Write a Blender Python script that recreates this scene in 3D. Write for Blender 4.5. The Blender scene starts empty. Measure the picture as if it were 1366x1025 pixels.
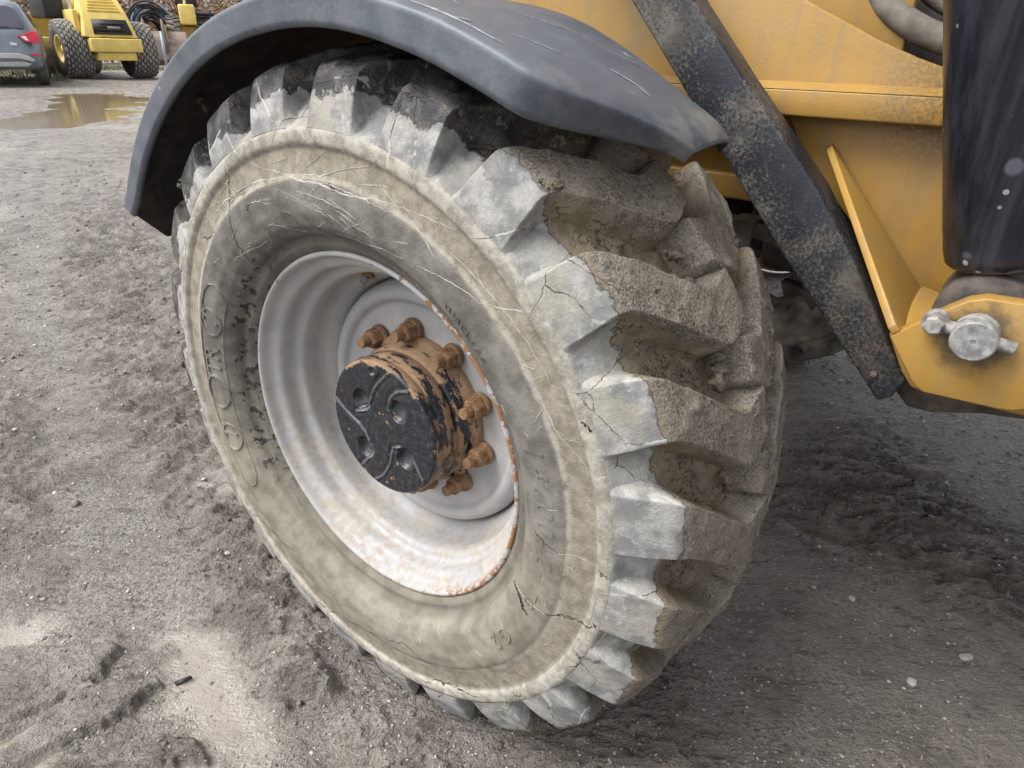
import bpy, math, random
import numpy as np
from mathutils import Vector, Matrix

R_ = math.radians
SC = bpy.context.scene
COL = SC.collection

# ------------------------------------------------------------------ camera, world, sun, exposure
GZ = -0.5                      # ground level; the wheel's axle centre is the origin
cam_d = bpy.data.cameras.new('camera'); cam = bpy.data.objects.new('camera', cam_d); COL.objects.link(cam)
cam_d.sensor_fit = 'HORIZONTAL'; cam_d.sensor_width = 36.0
cam_d.lens = 881.0 / 1366.0 * 36.0
cam_d.clip_start = 0.02; cam_d.clip_end = 2000
_yaw, _pit, _rol = R_(36.4), R_(27.0), R_(1.5)
fw = Vector((-math.sin(_yaw)*math.cos(_pit), math.cos(_yaw)*math.cos(_pit), -math.sin(_pit)))
r0 = Vector((math.cos(_yaw), math.sin(_yaw), 0)); u0 = r0.cross(fw)
rt = math.cos(_rol)*r0 + math.sin(_rol)*u0; up = -math.sin(_rol)*r0 + math.cos(_rol)*u0
CAM = Vector((0.663, -0.554, 0.517))
cam.matrix_world = Matrix(((rt.x, up.x, -fw.x, CAM.x), (rt.y, up.y, -fw.y, CAM.y), (rt.z, up.z, -fw.z, CAM.z), (0, 0, 0, 1)))
SC.camera = cam

world = bpy.data.worlds.new('World'); SC.world = world; world.use_nodes = True
wt = world.node_tree; wt.nodes.clear()
SUN_EL, SUN_AZ = 56.0, 218.0        # azimuth in degrees from +Y clockwise: the sun stands behind the camera, to its left
sky = wt.nodes.new('ShaderNodeTexSky'); sky.sky_type = 'NISHITA'; sky.sun_disc = False
sky.sun_elevation = R_(SUN_EL); sky.sun_rotation = R_(SUN_AZ); sky.air_density = 1.0; sky.dust_density = 4.0; sky.ozone_density = 1.0
hs = wt.nodes.new('ShaderNodeHueSaturation'); hs.inputs['Saturation'].default_value = 0.22; hs.inputs['Value'].default_value = 1.0
wb = wt.nodes.new('ShaderNodeBackground'); wb.inputs['Strength'].default_value = 0.15
wo = wt.nodes.new('ShaderNodeOutputWorld')
wt.links.new(sky.outputs[0], hs.inputs['Color']); wt.links.new(hs.outputs[0], wb.inputs['Color']); wt.links.new(wb.outputs[0], wo.inputs['Surface'])
sun_d = bpy.data.lights.new('sun', 'SUN'); sun_d.energy = 1.4; sun_d.angle = R_(32); sun_d.color = (1.0, 0.965, 0.92)
sun = bpy.data.objects.new('sun', sun_d); COL.objects.link(sun)
sd = Vector((math.sin(R_(SUN_AZ))*math.cos(R_(SUN_EL)), math.cos(R_(SUN_AZ))*math.cos(R_(SUN_EL)), math.sin(R_(SUN_EL))))
sun.rotation_euler = sd.to_track_quat('Z', 'Y').to_euler()
SC.view_settings.view_transform = 'Standard'; SC.view_settings.look = 'None'
SC.view_settings.exposure = 0.95; SC.view_settings.gamma = 1.0; SC.view_settings.use_curve_mapping = False

# ------------------------------------------------------------------ numpy noise
def _h(i, j, k, s):
    i = i.astype(np.uint32); j = j.astype(np.uint32); k = k.astype(np.uint32)
    h = i*np.uint32(374761393) + j*np.uint32(668265263) + k*np.uint32(2147483647) + np.uint32(s*974711 + 12345)
    h = (h ^ (h >> np.uint32(13)))*np.uint32(1274126177)
    h = (h ^ (h >> np.uint32(16)))*np.uint32(2246822519)
    return ((h ^ (h >> np.uint32(13))) & np.uint32(0xffff)).astype(np.float32)/65535.0
def vnoise(x, y, z=None, s=0):
    """smooth value noise in -1..1"""
    if z is None: z = np.zeros_like(x)
    xi, yi, zi = np.floor(x), np.floor(y), np.floor(z)
    fx, fy, fz = x-xi, y-yi, z-zi
    fx = fx*fx*fx*(fx*(fx*6-15)+10); fy = fy*fy*fy*(fy*(fy*6-15)+10); fz = fz*fz*fz*(fz*(fz*6-15)+10)
    xi = xi.astype(np.int64); yi = yi.astype(np.int64); zi = zi.astype(np.int64)
    o = 0
    for a in (0, 1):
        for b in (0, 1):
            for c in (0, 1):
                w = (fx if a else 1-fx)*(fy if b else 1-fy)*(fz if c else 1-fz)
                o = o + w*_h(xi+a, yi+b, zi+c, s)
    return o*2-1
def fbm(x, y, z=None, oct=4, s=0, gain=.5, ridge=False):
    o = 0; a = 1.0; t = 0; f = 1.0
    for k in range(oct):
        n = vnoise(x*f+k*17.3, y*f+k*9.1, None if z is None else z*f+k*5.7, s+k)
        o = o + a*((1-2*np.abs(n)) if ridge else n); t += a; a *= gain; f *= 2.03
    return o/t
def sstep(a, b, x):
    t = np.clip((x-a)/(b-a), 0, 1); return t*t*(3-2*t)

# ------------------------------------------------------------------ object helpers
def tag(o, label=None, cat=None, group=None, kind=None):
    if label: o['label'] = label
    if cat: o['category'] = cat
    if group: o['group'] = group
    if kind: o['kind'] = kind
    return o
def empty(name, loc=(0, 0, 0), rz=0):
    o = bpy.data.objects.new(name, None); COL.objects.link(o); o.location = loc; o.rotation_euler = (0, 0, rz)
    o.empty_display_size = .1
    return o
def mesh_obj(name, V, F, mat=None, parent=None, smooth=True, bevel=0, seg=2, solid=0, auto=None):
    me = bpy.data.meshes.new(name)
    V = np.asarray(V, dtype=np.float32)
    if isinstance(F, np.ndarray):
        n, k = F.shape
        me.vertices.add(len(V)); me.vertices.foreach_set('co', V.ravel())
        me.loops.add(n*k); me.loops.foreach_set('vertex_index', F.astype(np.int32).ravel())
        me.polygons.add(n); me.polygons.foreach_set('loop_start', np.arange(0, n*k, k, dtype=np.int32))
        me.update(calc_edges=True); me.validate()
    else:
        me.from_pydata([tuple(map(float, v)) for v in V], [], F); me.update()
    if smooth: me.polygons.foreach_set('use_smooth', np.ones(len(me.polygons), dtype=bool))
    o = bpy.data.objects.new(name, me); COL.objects.link(o)
    if mat: me.materials.append(mat)
    if parent: o.parent = parent
    if solid:
        m = o.modifiers.new('solid', 'SOLIDIFY'); m.thickness = abs(solid); m.offset = 1 if solid > 0 else -1
    if bevel:
        m = o.modifiers.new('bevel', 'BEVEL'); m.width = bevel; m.segments = seg; m.limit_method = 'ANGLE'; m.angle_limit = R_(35)
    if auto is not None:
        try: me.set_sharp_from_angle(angle=R_(auto))
        except Exception: pass
    return o
class MB:
    def __init__(s): s.V = []; s.F = []
    def add(s, V, F):
        n = len(s.V); s.V += [tuple(map(float, v)) for v in V]; s.F += [tuple(i+n for i in f) for f in F]; return s
    def box(s, x0, x1, y0, y1, z0, z1, M=None):
        V = [(x, y, z) for x in (x0, x1) for y in (y0, y1) for z in (z0, z1)]
        if M is not None: V = [tuple(M @ Vector(v)) for v in V]
        return s.add(V, [(0, 1, 3, 2), (4, 6, 7, 5), (0, 4, 5, 1), (2, 3, 7, 6), (0, 2, 6, 4), (1, 5, 7, 3)])
    def poly(s, pts, y0, y1):
        """polygon in x,z extruded along y"""
        n = len(pts); V = [(x, y0, z) for x, z in pts] + [(x, y1, z) for x, z in pts]
        F = [tuple(range(n))[::-1], tuple(range(n, 2*n))] + [(i, (i+1) % n, n+(i+1) % n, n+i) for i in range(n)]
        return s.add(V, F)
    def tube(s, path, r, n=12, cap=True):
        P = [Vector(p) for p in path]; V = []; F = []
        rr = r if hasattr(r, '__len__') else [r]*len(P)
        ref = None
        for i, p in enumerate(P):
            t = (P[min(i+1, len(P)-1)] - P[max(i-1, 0)]).normalized()
            if ref is None: ref = t.orthogonal().normalized()
            a = (ref - t*ref.dot(t)).normalized(); ref = a; b = t.cross(a)
            for k in range(n):
                th = 2*math.pi*k/n; V.append(tuple(p + (a*math.cos(th)+b*math.sin(th))*rr[i]))
        for i in range(len(P)-1):
            for k in range(n): F.append((i*n+k, i*n+(k+1) % n, (i+1)*n+(k+1) % n, (i+1)*n+k))
        if cap: F.append(tuple(range(n))[::-1]); F.append(tuple((len(P)-1)*n+k for k in range(n)))
        return s.add(V, F)
    def lathe(s, prof, n=48, axis='y', c=(0, 0, 0), cap=False, ph=0):
        V = []; F = []
        for r, h in prof:
            for k in range(n):
                th = 2*math.pi*k/n+ph; a, b = r*math.cos(th), r*math.sin(th)
                V.append((c[0]+a, c[1]+h, c[2]+b) if axis == 'y' else (c[0]+a, c[1]+b, c[2]+h) if axis == 'z' else (c[0]+h, c[1]+a, c[2]+b))
        for i in range(len(prof)-1):
            for k in range(n): F.append((i*n+k, i*n+(k+1) % n, (i+1)*n+(k+1) % n, (i+1)*n+k))
        if cap: F.append(tuple(range(n))[::-1]); F.append(tuple((len(prof)-1)*n+k for k in range(n)))
        return s.add(V, F)
    def build(s, name, mat, parent=None, **k): return mesh_obj(name, s.V, s.F, mat, parent, **k)
def grid_faces(nu, nv, wrap=False):
    i = np.arange(nu if wrap else nu-1)[:, None]; j = np.arange(nv-1)[None, :]
    i2 = (i+1) % nu
    return np.stack([i*nv+j, i2*nv+j, i2*nv+j+1, i*nv+j+1], -1).reshape(-1, 4)
_ico = None
def ico(sub=1):
    import bmesh
    bm = bmesh.new(); bmesh.ops.create_icosphere(bm, subdivisions=sub, radius=1)
    V = np.array([v.co[:] for v in bm.verts]); F = np.array([[v.index for v in f.verts] for f in bm.faces]); bm.free()
    return V, F
def fcolor(o, data, name='mask'):
    a = o.data.color_attributes.new(name=name, type='FLOAT_COLOR', domain='POINT')
    d = np.ones((len(o.data.vertices), 4), dtype=np.float32); d[:, :data.shape[1]] = data
    a.data.foreach_set('color', d.ravel())
def resample(pts, n):
    P = np.array(pts, float); d = np.r_[0, np.cumsum(np.linalg.norm(np.diff(P, axis=0), axis=1))]
    t = np.linspace(0, d[-1], n); return np.stack([np.interp(t, d, P[:, k]) for k in range(P.shape[1])], 1)

# ------------------------------------------------------------------ node helpers
class NT:
    def __init__(s, name):
        s.m = bpy.data.materials.new(name); s.m.use_nodes = True; s.t = s.m.node_tree; s.t.nodes.clear()
        s.out = s.n('ShaderNodeOutputMaterial'); s.b = s.n('ShaderNodeBsdfPrincipled'); s.t.links.new(s.b.outputs[0], s.out.inputs['Surface'])
        tc = s.n('ShaderNodeTexCoord'); s.obj = tc.outputs['Object']; s.gen = tc.outputs['Generated']
    def n(s, t): return s.t.nodes.new(t)
    def L(s, a, b):
        if isinstance(a, (int, float)): b.default_value = a
        elif isinstance(a, tuple): b.default_value = (*a, 1) if len(a) == 3 and len(b.default_value) == 4 else a
        else: s.t.links.new(a, b)
    def noise(s, sc, det=4, rough=.55, v=None, dist=0, col=False):
        n = s.n('ShaderNodeTexNoise'); n.inputs['Scale'].default_value = sc; n.inputs['Detail'].default_value = det
        n.inputs['Roughness'].default_value = rough; n.inputs['Distortion'].default_value = dist
        s.L(v if v is not None else s.obj, n.inputs['Vector']); return n.outputs['Color' if col else 'Fac']
    def vor(s, sc, feat='F1', v=None, out='Distance', rnd=1):
        n = s.n('ShaderNodeTexVoronoi'); n.feature = feat; n.inputs['Scale'].default_value = sc; n.inputs['Randomness'].default_value = rnd
        s.L(v if v is not None else s.obj, n.inputs['Vector']); return n.outputs[out]
    def math(s, op, a, b=0.0, c=None, clamp=False):
        n = s.n('ShaderNodeMath'); n.operation = op; n.use_clamp = clamp
        s.L(a, n.inputs[0]); s.L(b, n.inputs[1])
        if c is not None: s.L(c, n.inputs[2])
        return n.outputs[0]
    def step(s, x, lo, hi):
        n = s.n('ShaderNodeMapRange'); n.interpolation_type = 'SMOOTHSTEP'
        inv = False
        s.L(x, n.inputs['Value'])
        if lo > hi:
            n.inputs['From Min'].default_value = hi; n.inputs['From Max'].default_value = lo; n.inputs['To Min'].default_value = 1; n.inputs['To Max'].default_value = 0
        else:
            n.inputs['From Min'].default_value = lo; n.inputs['From Max'].default_value = hi
        return n.outputs['Result']
    def mix(s, f, a, b, mode='MIX'):
        n = s.n('ShaderNodeMix'); n.data_type = 'RGBA'; n.blend_type = mode
        s.L(f, n.inputs['Factor']); s.L(a, n.inputs[6]); s.L(b, n.inputs[7]); return n.outputs[2]
    def mixf(s, f, a, b):
        n = s.n('ShaderNodeMix'); n.data_type = 'FLOAT'
        s.L(f, n.inputs['Factor']); s.L(a, n.inputs[2]); s.L(b, n.inputs[3]); return n.outputs[0]
    def xyz(s, v=None):
        n = s.n('ShaderNodeSeparateXYZ'); s.L(v if v is not None else s.obj, n.inputs[0]); return n.outputs
    def comb(s, x, y, z):
        n = s.n('ShaderNodeCombineXYZ'); s.L(x, n.inputs[0]); s.L(y, n.inputs[1]); s.L(z, n.inputs[2]); return n.outputs[0]
    def scale(s, v, x, y, z):
        n = s.n('ShaderNodeMapping'); n.inputs['Scale'].default_value = (x, y, z); s.L(v, n.inputs['Vector']); return n.outputs[0]
    def bump(s, h, dist, strength=1.0, nrm=None):
        n = s.n('ShaderNodeBump'); n.inputs['Distance'].default_value = dist; s.L(strength, n.inputs['Strength'])
        s.L(h, n.inputs['Height'])
        if nrm is not None: s.L(nrm, n.inputs['Normal'])
        return n.outputs[0]
    def attr(s, name='mask'):
        n = s.n('ShaderNodeAttribute'); n.attribute_name = name
        x = s.n('ShaderNodeSeparateColor'); s.L(n.outputs['Color'], x.inputs[0]); return x.outputs
    def fin(s, col, rough=.5, metal=0.0, spec=.5, nrm=None):
        s.L(col, s.b.inputs['Base Color']); s.L(rough, s.b.inputs['Roughness']); s.L(metal, s.b.inputs['Metallic'])
        s.L(spec, s.b.inputs['Specular IOR Level'])
        if nrm is not None: s.L(nrm, s.b.inputs['Normal'])
        return s.m
def simple(name, col, rough=.5, metal=0., var=.25, sc=20, bump=.0, spec=.5):
    s = NT(name); f = s.noise(sc, 5); d = tuple(c*(1-var) for c in col); l = tuple(min(1, c*(1+var)) for c in col)
    c = s.mix(s.step(f, .3, .7), d, l)
    return s.fin(c, s.mixf(f, max(0, rough-.1), min(1, rough+.12)), metal, spec, s.bump(f, bump) if bump else None)

# ------------------------------------------------------------------ materials
def mat_tyre():
    s = NT('muddy_tyre_rubber')
    x, y, z = s.xyz()
    r = s.math('SQRT', s.math('ADD', s.math('MULTIPLY', x, x), s.math('MULTIPLY', z, z)))
    nb = s.noise(11, 5, .6); nj = s.noise(60, 5, .65); nf = s.noise(370, 5, .65); nm = s.noise(28, 6, .62)
    # how far the wet tread mud reaches over the shoulder
    bd = s.math('ADD', s.math('MULTIPLY', s.math('SUBTRACT', nb, .5), .075), s.math('MULTIPLY', s.math('SUBTRACT', nj, .5), .03))
    lim = s.math('SUBTRACT', .008, s.math('MULTIPLY', s.math('SUBTRACT', r, .455), .85))
    e = s.math('SUBTRACT', s.math('ADD', y, bd), lim)
    mud = s.step(e, -.0006, .0012)
    rim_line = s.math('MULTIPLY', s.step(e, -.004, -.0004), s.step(e, .0012, -.0002))
    # sidewall
    rr = s.math('ADD', r, s.math('MULTIPLY', s.math('SUBTRACT', nb, .5), .012))
    low = s.step(z, .10, -.14)
    grey_u = s.mix(s.step(nm, .35, .68), (.105, .100, .090), (.20, .19, .17))
    grey_l = s.mix(s.step(nm, .33, .66), (.165, .150, .118), (.265, .245, .195))
    side = s.mix(s.math('MULTIPLY', low, .85), grey_u, grey_l)
    patch = s.math('MULTIPLY', s.step(s.math('ADD', nj, s.math('MULTIPLY', s.step(x, .0, -.25), .05)), .60, .63), s.math('MULTIPLY', s.math('MULTIPLY', s.step(r, .308, .302), s.step(x, -.1, -.2)), s.step(z, -.22, -.12)))
    side = s.mix(s.math('MULTIPLY', s.step(r, .302, .296), .35), side, (.085, .078, .066))
    side = s.mix(patch, side, (.035, .033, .031))
    tan = s.mix(s.step(nj, .34, .66), (.180, .160, .125), (.290, .260, .208))
    side = s.mix(s.step(rr, .366, .374), side, tan)
    edge = s.math('MULTIPLY', s.math('MULTIPLY', s.step(rr, .369, .372), s.step(rr, .379, .374)), .6)
    side = s.mix(s.math('MULTIPLY', edge, s.step(nj, .3, .55)), side, (.38, .36, .31))
    ridge = s.mix(s.step(nj, .36, .62), (.235, .222, .190), (.385, .365, .315))
    side = s.mix(s.step(r, .407, .410), side, ridge)
    dry = s.mix(s.step(nm, .40, .60), (.195, .198, .196), (.395, .392, .370))
    dry = s.mix(s.math('MULTIPLY', s.step(nb, .48, .62), .65), dry, s.mix(nj, (.27, .245, .19), (.44, .41, .335)))
    dry = s.mix(s.math('MULTIPLY', s.step(nj, .60, .66), .6), dry, (.47, .465, .44))
    dry = s.mix(s.math('MULTIPLY', s.step(nf, .30, .62), .35), dry, (.15, .15, .148))
    side = s.mix(s.step(r, .428, .431), side, dry)
    # black rubber rubbed clean on the crown and shoulders near the top
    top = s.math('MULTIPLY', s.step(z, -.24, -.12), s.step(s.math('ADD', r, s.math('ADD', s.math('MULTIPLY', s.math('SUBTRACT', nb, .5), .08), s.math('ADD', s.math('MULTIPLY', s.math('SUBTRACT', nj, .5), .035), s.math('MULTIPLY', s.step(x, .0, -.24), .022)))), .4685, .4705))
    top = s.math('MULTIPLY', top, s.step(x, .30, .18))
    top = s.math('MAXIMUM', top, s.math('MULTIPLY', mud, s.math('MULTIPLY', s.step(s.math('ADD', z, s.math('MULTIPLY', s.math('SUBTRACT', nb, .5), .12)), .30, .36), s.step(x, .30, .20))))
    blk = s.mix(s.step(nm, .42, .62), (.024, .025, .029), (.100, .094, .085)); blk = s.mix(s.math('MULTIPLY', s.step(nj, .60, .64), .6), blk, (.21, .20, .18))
    # mud on the tread
    mudc = s.mix(s.step(nm, .32, .7), (.160, .130, .090), (.280, .228, .162))
    mudc = s.mix(s.math('MULTIPLY', s.step(r, .490, .499), .9), mudc, s.mix(s.step(nf, .36, .66), s.mix(s.step(nm, .42, .58), (.072, .067, .060), (.150, .136, .115)), (.300, .266, .215)))
    mudc = s.mix(s.math('MULTIPLY', s.step(nj, .60, .68), .55), mudc, (.06, .058, .055))
    c = s.mix(mud, side, mudc)
    c = s.mix(s.math('MULTIPLY', rim_line, .8), c, (.05, .045, .04))
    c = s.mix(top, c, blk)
    fl = s.step(nf, .66, .74)
    c = s.mix(s.math('MULTIPLY', fl, .4), c, (.45, .43, .38))
    c = s.mix(s.math('MULTIPLY', s.step(nf, .37, .27), .45), c, (.06, .055, .05))
    # drying cracks
    wv = s.n('ShaderNodeVectorMath'); wv.operation = 'ADD'
    nc = s.noise(18, 4, .6, col=True); ms = s.n('ShaderNodeVectorMath'); ms.operation = 'SCALE'; ms.inputs['Scale'].default_value = .022
    s.L(nc, ms.inputs[0]); s.L(s.obj, wv.inputs[0]); s.L(ms.outputs[0], wv.inputs[1])
    cr = s.vor(9.5, 'DISTANCE_TO_EDGE', wv.outputs[0])
    cmask = s.math('MULTIPLY', s.math('MULTIPLY', s.step(r, .405, .425), s.step(nb, .47, .53)), s.math('SUBTRACT', 1.0, s.math('MULTIPLY', mud, .8)))
    crack = s.math('MULTIPLY', s.math('MULTIPLY', s.step(cr, .0065, .002), cmask), s.mixf(s.step(nj, .40, .50), .25, 1.0))
    halo = s.math('MULTIPLY', s.math('MULTIPLY', s.step(cr, .016, .004), s.math('SUBTRACT', 1.0, mud)), s.math('MULTIPLY', s.step(r, .405, .425), s.step(nb, .50, .45)))
    c = s.mix(s.math('MULTIPLY', halo, .6), c, (.55, .54, .5))
    c = s.mix(s.math('MULTIPLY', crack, .9), c, (.045, .040, .034))
    # fine drying cracks in the mud between the lugs
    wv2 = s.n('ShaderNodeVectorMath'); wv2.operation = 'ADD'; ms2 = s.n('ShaderNodeVectorMath'); ms2.operation = 'SCALE'; ms2.inputs['Scale'].default_value = .02
    s.L(s.noise(60, 3, .6, col=True), ms2.inputs[0]); s.L(s.obj, wv2.inputs[0]); s.L(ms2.outputs[0], wv2.inputs[1])
    cr2 = s.vor(85, 'DISTANCE_TO_EDGE', s.scale(wv2.outputs[0], 1, .5, 1))
    cr2m = s.math('MULTIPLY', s.math('MULTIPLY', s.step(cr2, .075, .03), mud), s.math('MULTIPLY', s.step(r, .494, .487), s.step(nm, .50, .56)))
    c = s.mix(s.math('MULTIPLY', cr2m, .85), c, (.040, .034, .028))
    # fine radial flaking on the tan band
    th = s.math('ARCTAN2', z, x)
    vv = s.comb(s.math('MULTIPLY', th, 26), s.math('MULTIPLY', r, 26), 0.0)
    fr = s.noise(5, 4, .6, v=vv)
    fm = s.math('MULTIPLY', s.math('MULTIPLY', s.step(r, .374, .380), s.step(r, .409, .404)), s.math('MULTIPLY', s.step(fr, .58, .66), s.step(x, .0, .3)))
    c = s.mix(s.math('MULTIPLY', fm, .5), c, (.13, .10, .07))
    wet = s.math('MULTIPLY', mud, s.math('MULTIPLY', s.step(r, .494, .484), .34))
    rough = s.math('SUBTRACT', s.math('SUBTRACT', s.mixf(top, .78, .52), s.math('MULTIPLY', mud, s.math('MULTIPLY', s.step(nm, .62, .40), .26))), wet)
    h = s.math('ADD', s.math('MULTIPLY', nf, .5), s.math('MULTIPLY', nj, 1.0))
    h = s.math('ADD', h, s.math('MULTIPLY', mud, .5))
    h = s.math('SUBTRACT', h, s.math('MULTIPLY', crack, 1.6))
    amt = s.mixf(s.math('MAXIMUM', mud, s.math('MULTIPLY', top, .3)), .42, 1.0)
    amt = s.math('MULTIPLY', amt, s.mixf(s.math('MULTIPLY', mud, s.step(nb, .60, .40)), 1.0, .30))
    b1 = s.bump(s.math('ADD', nm, s.math('MULTIPLY', nb, .6)), .006, s.mixf(mud, .35, .8))
    return s.fin(c, rough, 0., .35, s.bump(h, .0032, amt, b1))
def mat_clod():
    s = NT('wet_mud_clod'); n = s.noise(90, 5); f = s.noise(300, 3)
    c = s.mix(s.step(n, .3, .7), (.10, .083, .063), (.215, .185, .145)); c = s.mix(s.math('MULTIPLY', s.step(f, .62, .72), .35), c, (.36, .33, .28))
    return s.fin(c, .8, 0, .25, s.bump(f, .004))
def mat_ground():
    s = NT('muddy_gravel_ground')
    m = s.attr(); churn, silt, grass = m[0], m[1], m[2]
    mp = s.n('ShaderNodeMapping'); mp.inputs['Rotation'].default_value = (0, 0, R_(-36.9)); s.L(s.obj, mp.inputs['Vector']); uv = s.scale(mp.outputs[0], 1, 2.8, 1)
    sm = s.noise(16, 6, .68, v=uv); sm2 = s.noise(60, 4, .6, v=uv)
    big = s.noise(1.3, 5, .6); mid = s.noise(9, 5, .62); fin = s.noise(70, 5, .65); ff = s.noise(260, 3, .6)
    # gravel grains of two sizes, each with its own tone
    g1 = s.vor(150, 'F1', out='Color'); g1s = s.n('ShaderNodeSeparateColor'); s.L(g1, g1s.inputs[0])
    d1 = s.vor(150, 'F1')
    g2 = s.vor(62, 'F1', out='Color'); g2s = s.n('ShaderNodeSeparateColor'); s.L(g2, g2s.inputs[0])
    d2 = s.vor(62, 'F1')
    base = s.mix(s.step(mid, .3, .7), (.163, .144, .123), (.335, .303, .266))
    base = s.mix(s.math('MULTIPLY', s.step(big, .4, .62), .45), base, (.38, .35, .31))
    grain = s.mix(g1s.outputs[0], (.050, .046, .043), (.42, .395, .36))
    gp = s.math('ADD', s.math('MULTIPLY', big, .5), s.math('MULTIPLY', mid, .55))
    gm = s.math('MULTIPLY', s.math('MULTIPLY', s.step(gp, .44, .60), s.step(d1, .62, .48)), s.math('SUBTRACT', 1.0, s.math('MAXIMUM', s.math('MULTIPLY', churn, .75), s.math('MULTIPLY', silt, .9)), clamp=True))
    c = s.mix(s.math('MULTIPLY', gm, .75), base, grain)
    wh = s.math('MULTIPLY', s.step(g1s.outputs[1], .955, .965), s.step(d1, .40, .28))
    c = s.mix(s.math('MULTIPLY', wh, s.mixf(silt, .85, .25)), c, (.58, .57, .54))
    peb = s.math('MULTIPLY', s.math('MULTIPLY', s.step(g2s.outputs[1], .93, .94), s.step(d2, .34, .26)), s.math('SUBTRACT', 1.0, s.math('MAXIMUM', churn, silt), clamp=True))
    c = s.mix(s.math('MULTIPLY', peb, .85), c, s.mix(g2s.outputs[0], (.10, .105, .11), (.38, .35, .31)))
    mudc = s.mix(s.step(mid, .3, .68), (.128, .110, .095), (.315, .284, .250))
    mudc = s.mix(s.math('MULTIPLY', s.step(fin, .55, .70), .5), mudc, (.36, .33, .295))
    c = s.mix(s.math('MULTIPLY', churn, .8), c, mudc)
    sc_ = s.mix(s.step(mid, .3, .7), (.205, .180, .152), (.265, .236, .202))
    c = s.mix(s.math('MULTIPLY', silt, s.step(fin, .28, .42)), c, sc_)
    gr = s.mix(s.step(fin, .3, .7), (.05, .062, .022), (.17, .17, .085))
    c = s.mix(grass, c, gr)
    c = s.mix(s.math('MULTIPLY', s.step(ff, .38, .27), .5), c, (.04, .036, .032))  # fine pits darkened in colour, standing in for occlusion
    c = s.mix(s.math('MULTIPLY', s.step(sm, .56, .68), s.math('MULTIPLY', s.mixf(silt, .5, 0.0), s.mixf(churn, .45, 1.0))), c, (.46, .43, .385))
    c = s.mix(s.math('MULTIPLY', s.step(sm, .45, .35), s.mixf(silt, .55, .0)), c, (.055, .047, .040))  # low streaks darkened too: crevice shade put into the colour
    c = s.mix(s.math('MULTIPLY', s.step(ff, .60, .72), .4), c, (.46, .44, .41))
    wet = s.step(s.math('ADD', s.math('MULTIPLY', sm, .6), s.math('MULTIPLY', mid, .5)), .44, .64)
    rough = s.mixf(wet, .14, .46); rough = s.mixf(silt, rough, .24)
    rough = s.mixf(grass, rough, .9)
    h = s.math('ADD', s.math('MULTIPLY', fin, 1.2), s.math('ADD', s.math('MULTIPLY', ff, .5), s.math('ADD', s.math('MULTIPLY', sm2, .9), s.math('MULTIPLY', sm, 1.2))))
    hb = s.bump(h, .018, s.mixf(silt, .9, .08))
    hg = s.bump(s.math('SUBTRACT', 1.0, d1), .0028, s.math('MULTIPLY', gm, .9), hb)
    hp = s.bump(s.math('MULTIPLY', peb, s.math('SUBTRACT', 1.0, d2)), .008, .8, hg)
    # browner mud tone plus machine shade painted into the soil under and beside it
    x, y, z = s.xyz(); mud_shade = s.math('MULTIPLY', s.step(s.math('ADD', x, s.math('MULTIPLY', s.math('SUBTRACT', mid, .5), .5)), .15, .5), s.step(y, 2.4, 1.7))
    c = s.mix(s.math('MULTIPLY', mud_shade, .45), c, s.mix(1.0, c, (.46, .40, .35), 'MULTIPLY'))
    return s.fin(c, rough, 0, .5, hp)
def mat_rim():
    s = NT('scuffed_silver_rim_paint'); x, y, z = s.xyz()
    r = s.math('SQRT', s.math('ADD', s.math('MULTIPLY', x, x), s.math('MULTIPLY', z, z)))
    n = s.noise(14, 6, .6); f = s.noise(70, 5, .65); ff = s.noise(260, 3)
    c = s.mix(s.step(n, .35, .7), (.35, .352, .358), (.435, .437, .44))
    # rust and dirt gather in the lower half
    low = s.step(z, .06, -.12)
    dirt = s.math('MULTIPLY', s.math('MULTIPLY', low, s.step(r, .20, .235)), s.step(s.math('ADD', s.math('MULTIPLY', f, .6), s.math('MULTIPLY', n, .5)), .45, .66))
    c = s.mix(s.math('MULTIPLY', dirt, .75), c, (.30, .255, .19))
    dust = s.math('MULTIPLY', s.step(n, .46, .62), .35)
    c = s.mix(dust, c, (.44, .42, .38))
    rust = s.math('MULTIPLY', s.step(r, .262, .268), s.step(s.math('ADD', f, s.math('MULTIPLY', s.step(x, .05, .2), .16)), .60, .66))
    rust = s.math('MAXIMUM', rust, s.math('MULTIPLY', s.step(f, .70, .75), s.math('MULTIPLY', low, .6)))
    rust = s.math('MAXIMUM', rust, s.math('MULTIPLY', s.step(ff, .75, .79), .5))
    c = s.mix(rust, c, s.mix(ff, (.15, .07, .03), (.36, .21, .11)))
    sp = s.step(f, .31, .27)
    c = s.mix(s.math('MULTIPLY', sp, .5), c, (.18, .16, .14))
    return s.fin(c, s.math('ADD', .50, s.math('MULTIPLY', s.math('MAXIMUM', rust, s.math('MAXIMUM', dirt, dust)), .45)), 0, .5, s.bump(s.math('ADD', f, s.math('MULTIPLY', ff, .4)), .0012, .5))
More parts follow.
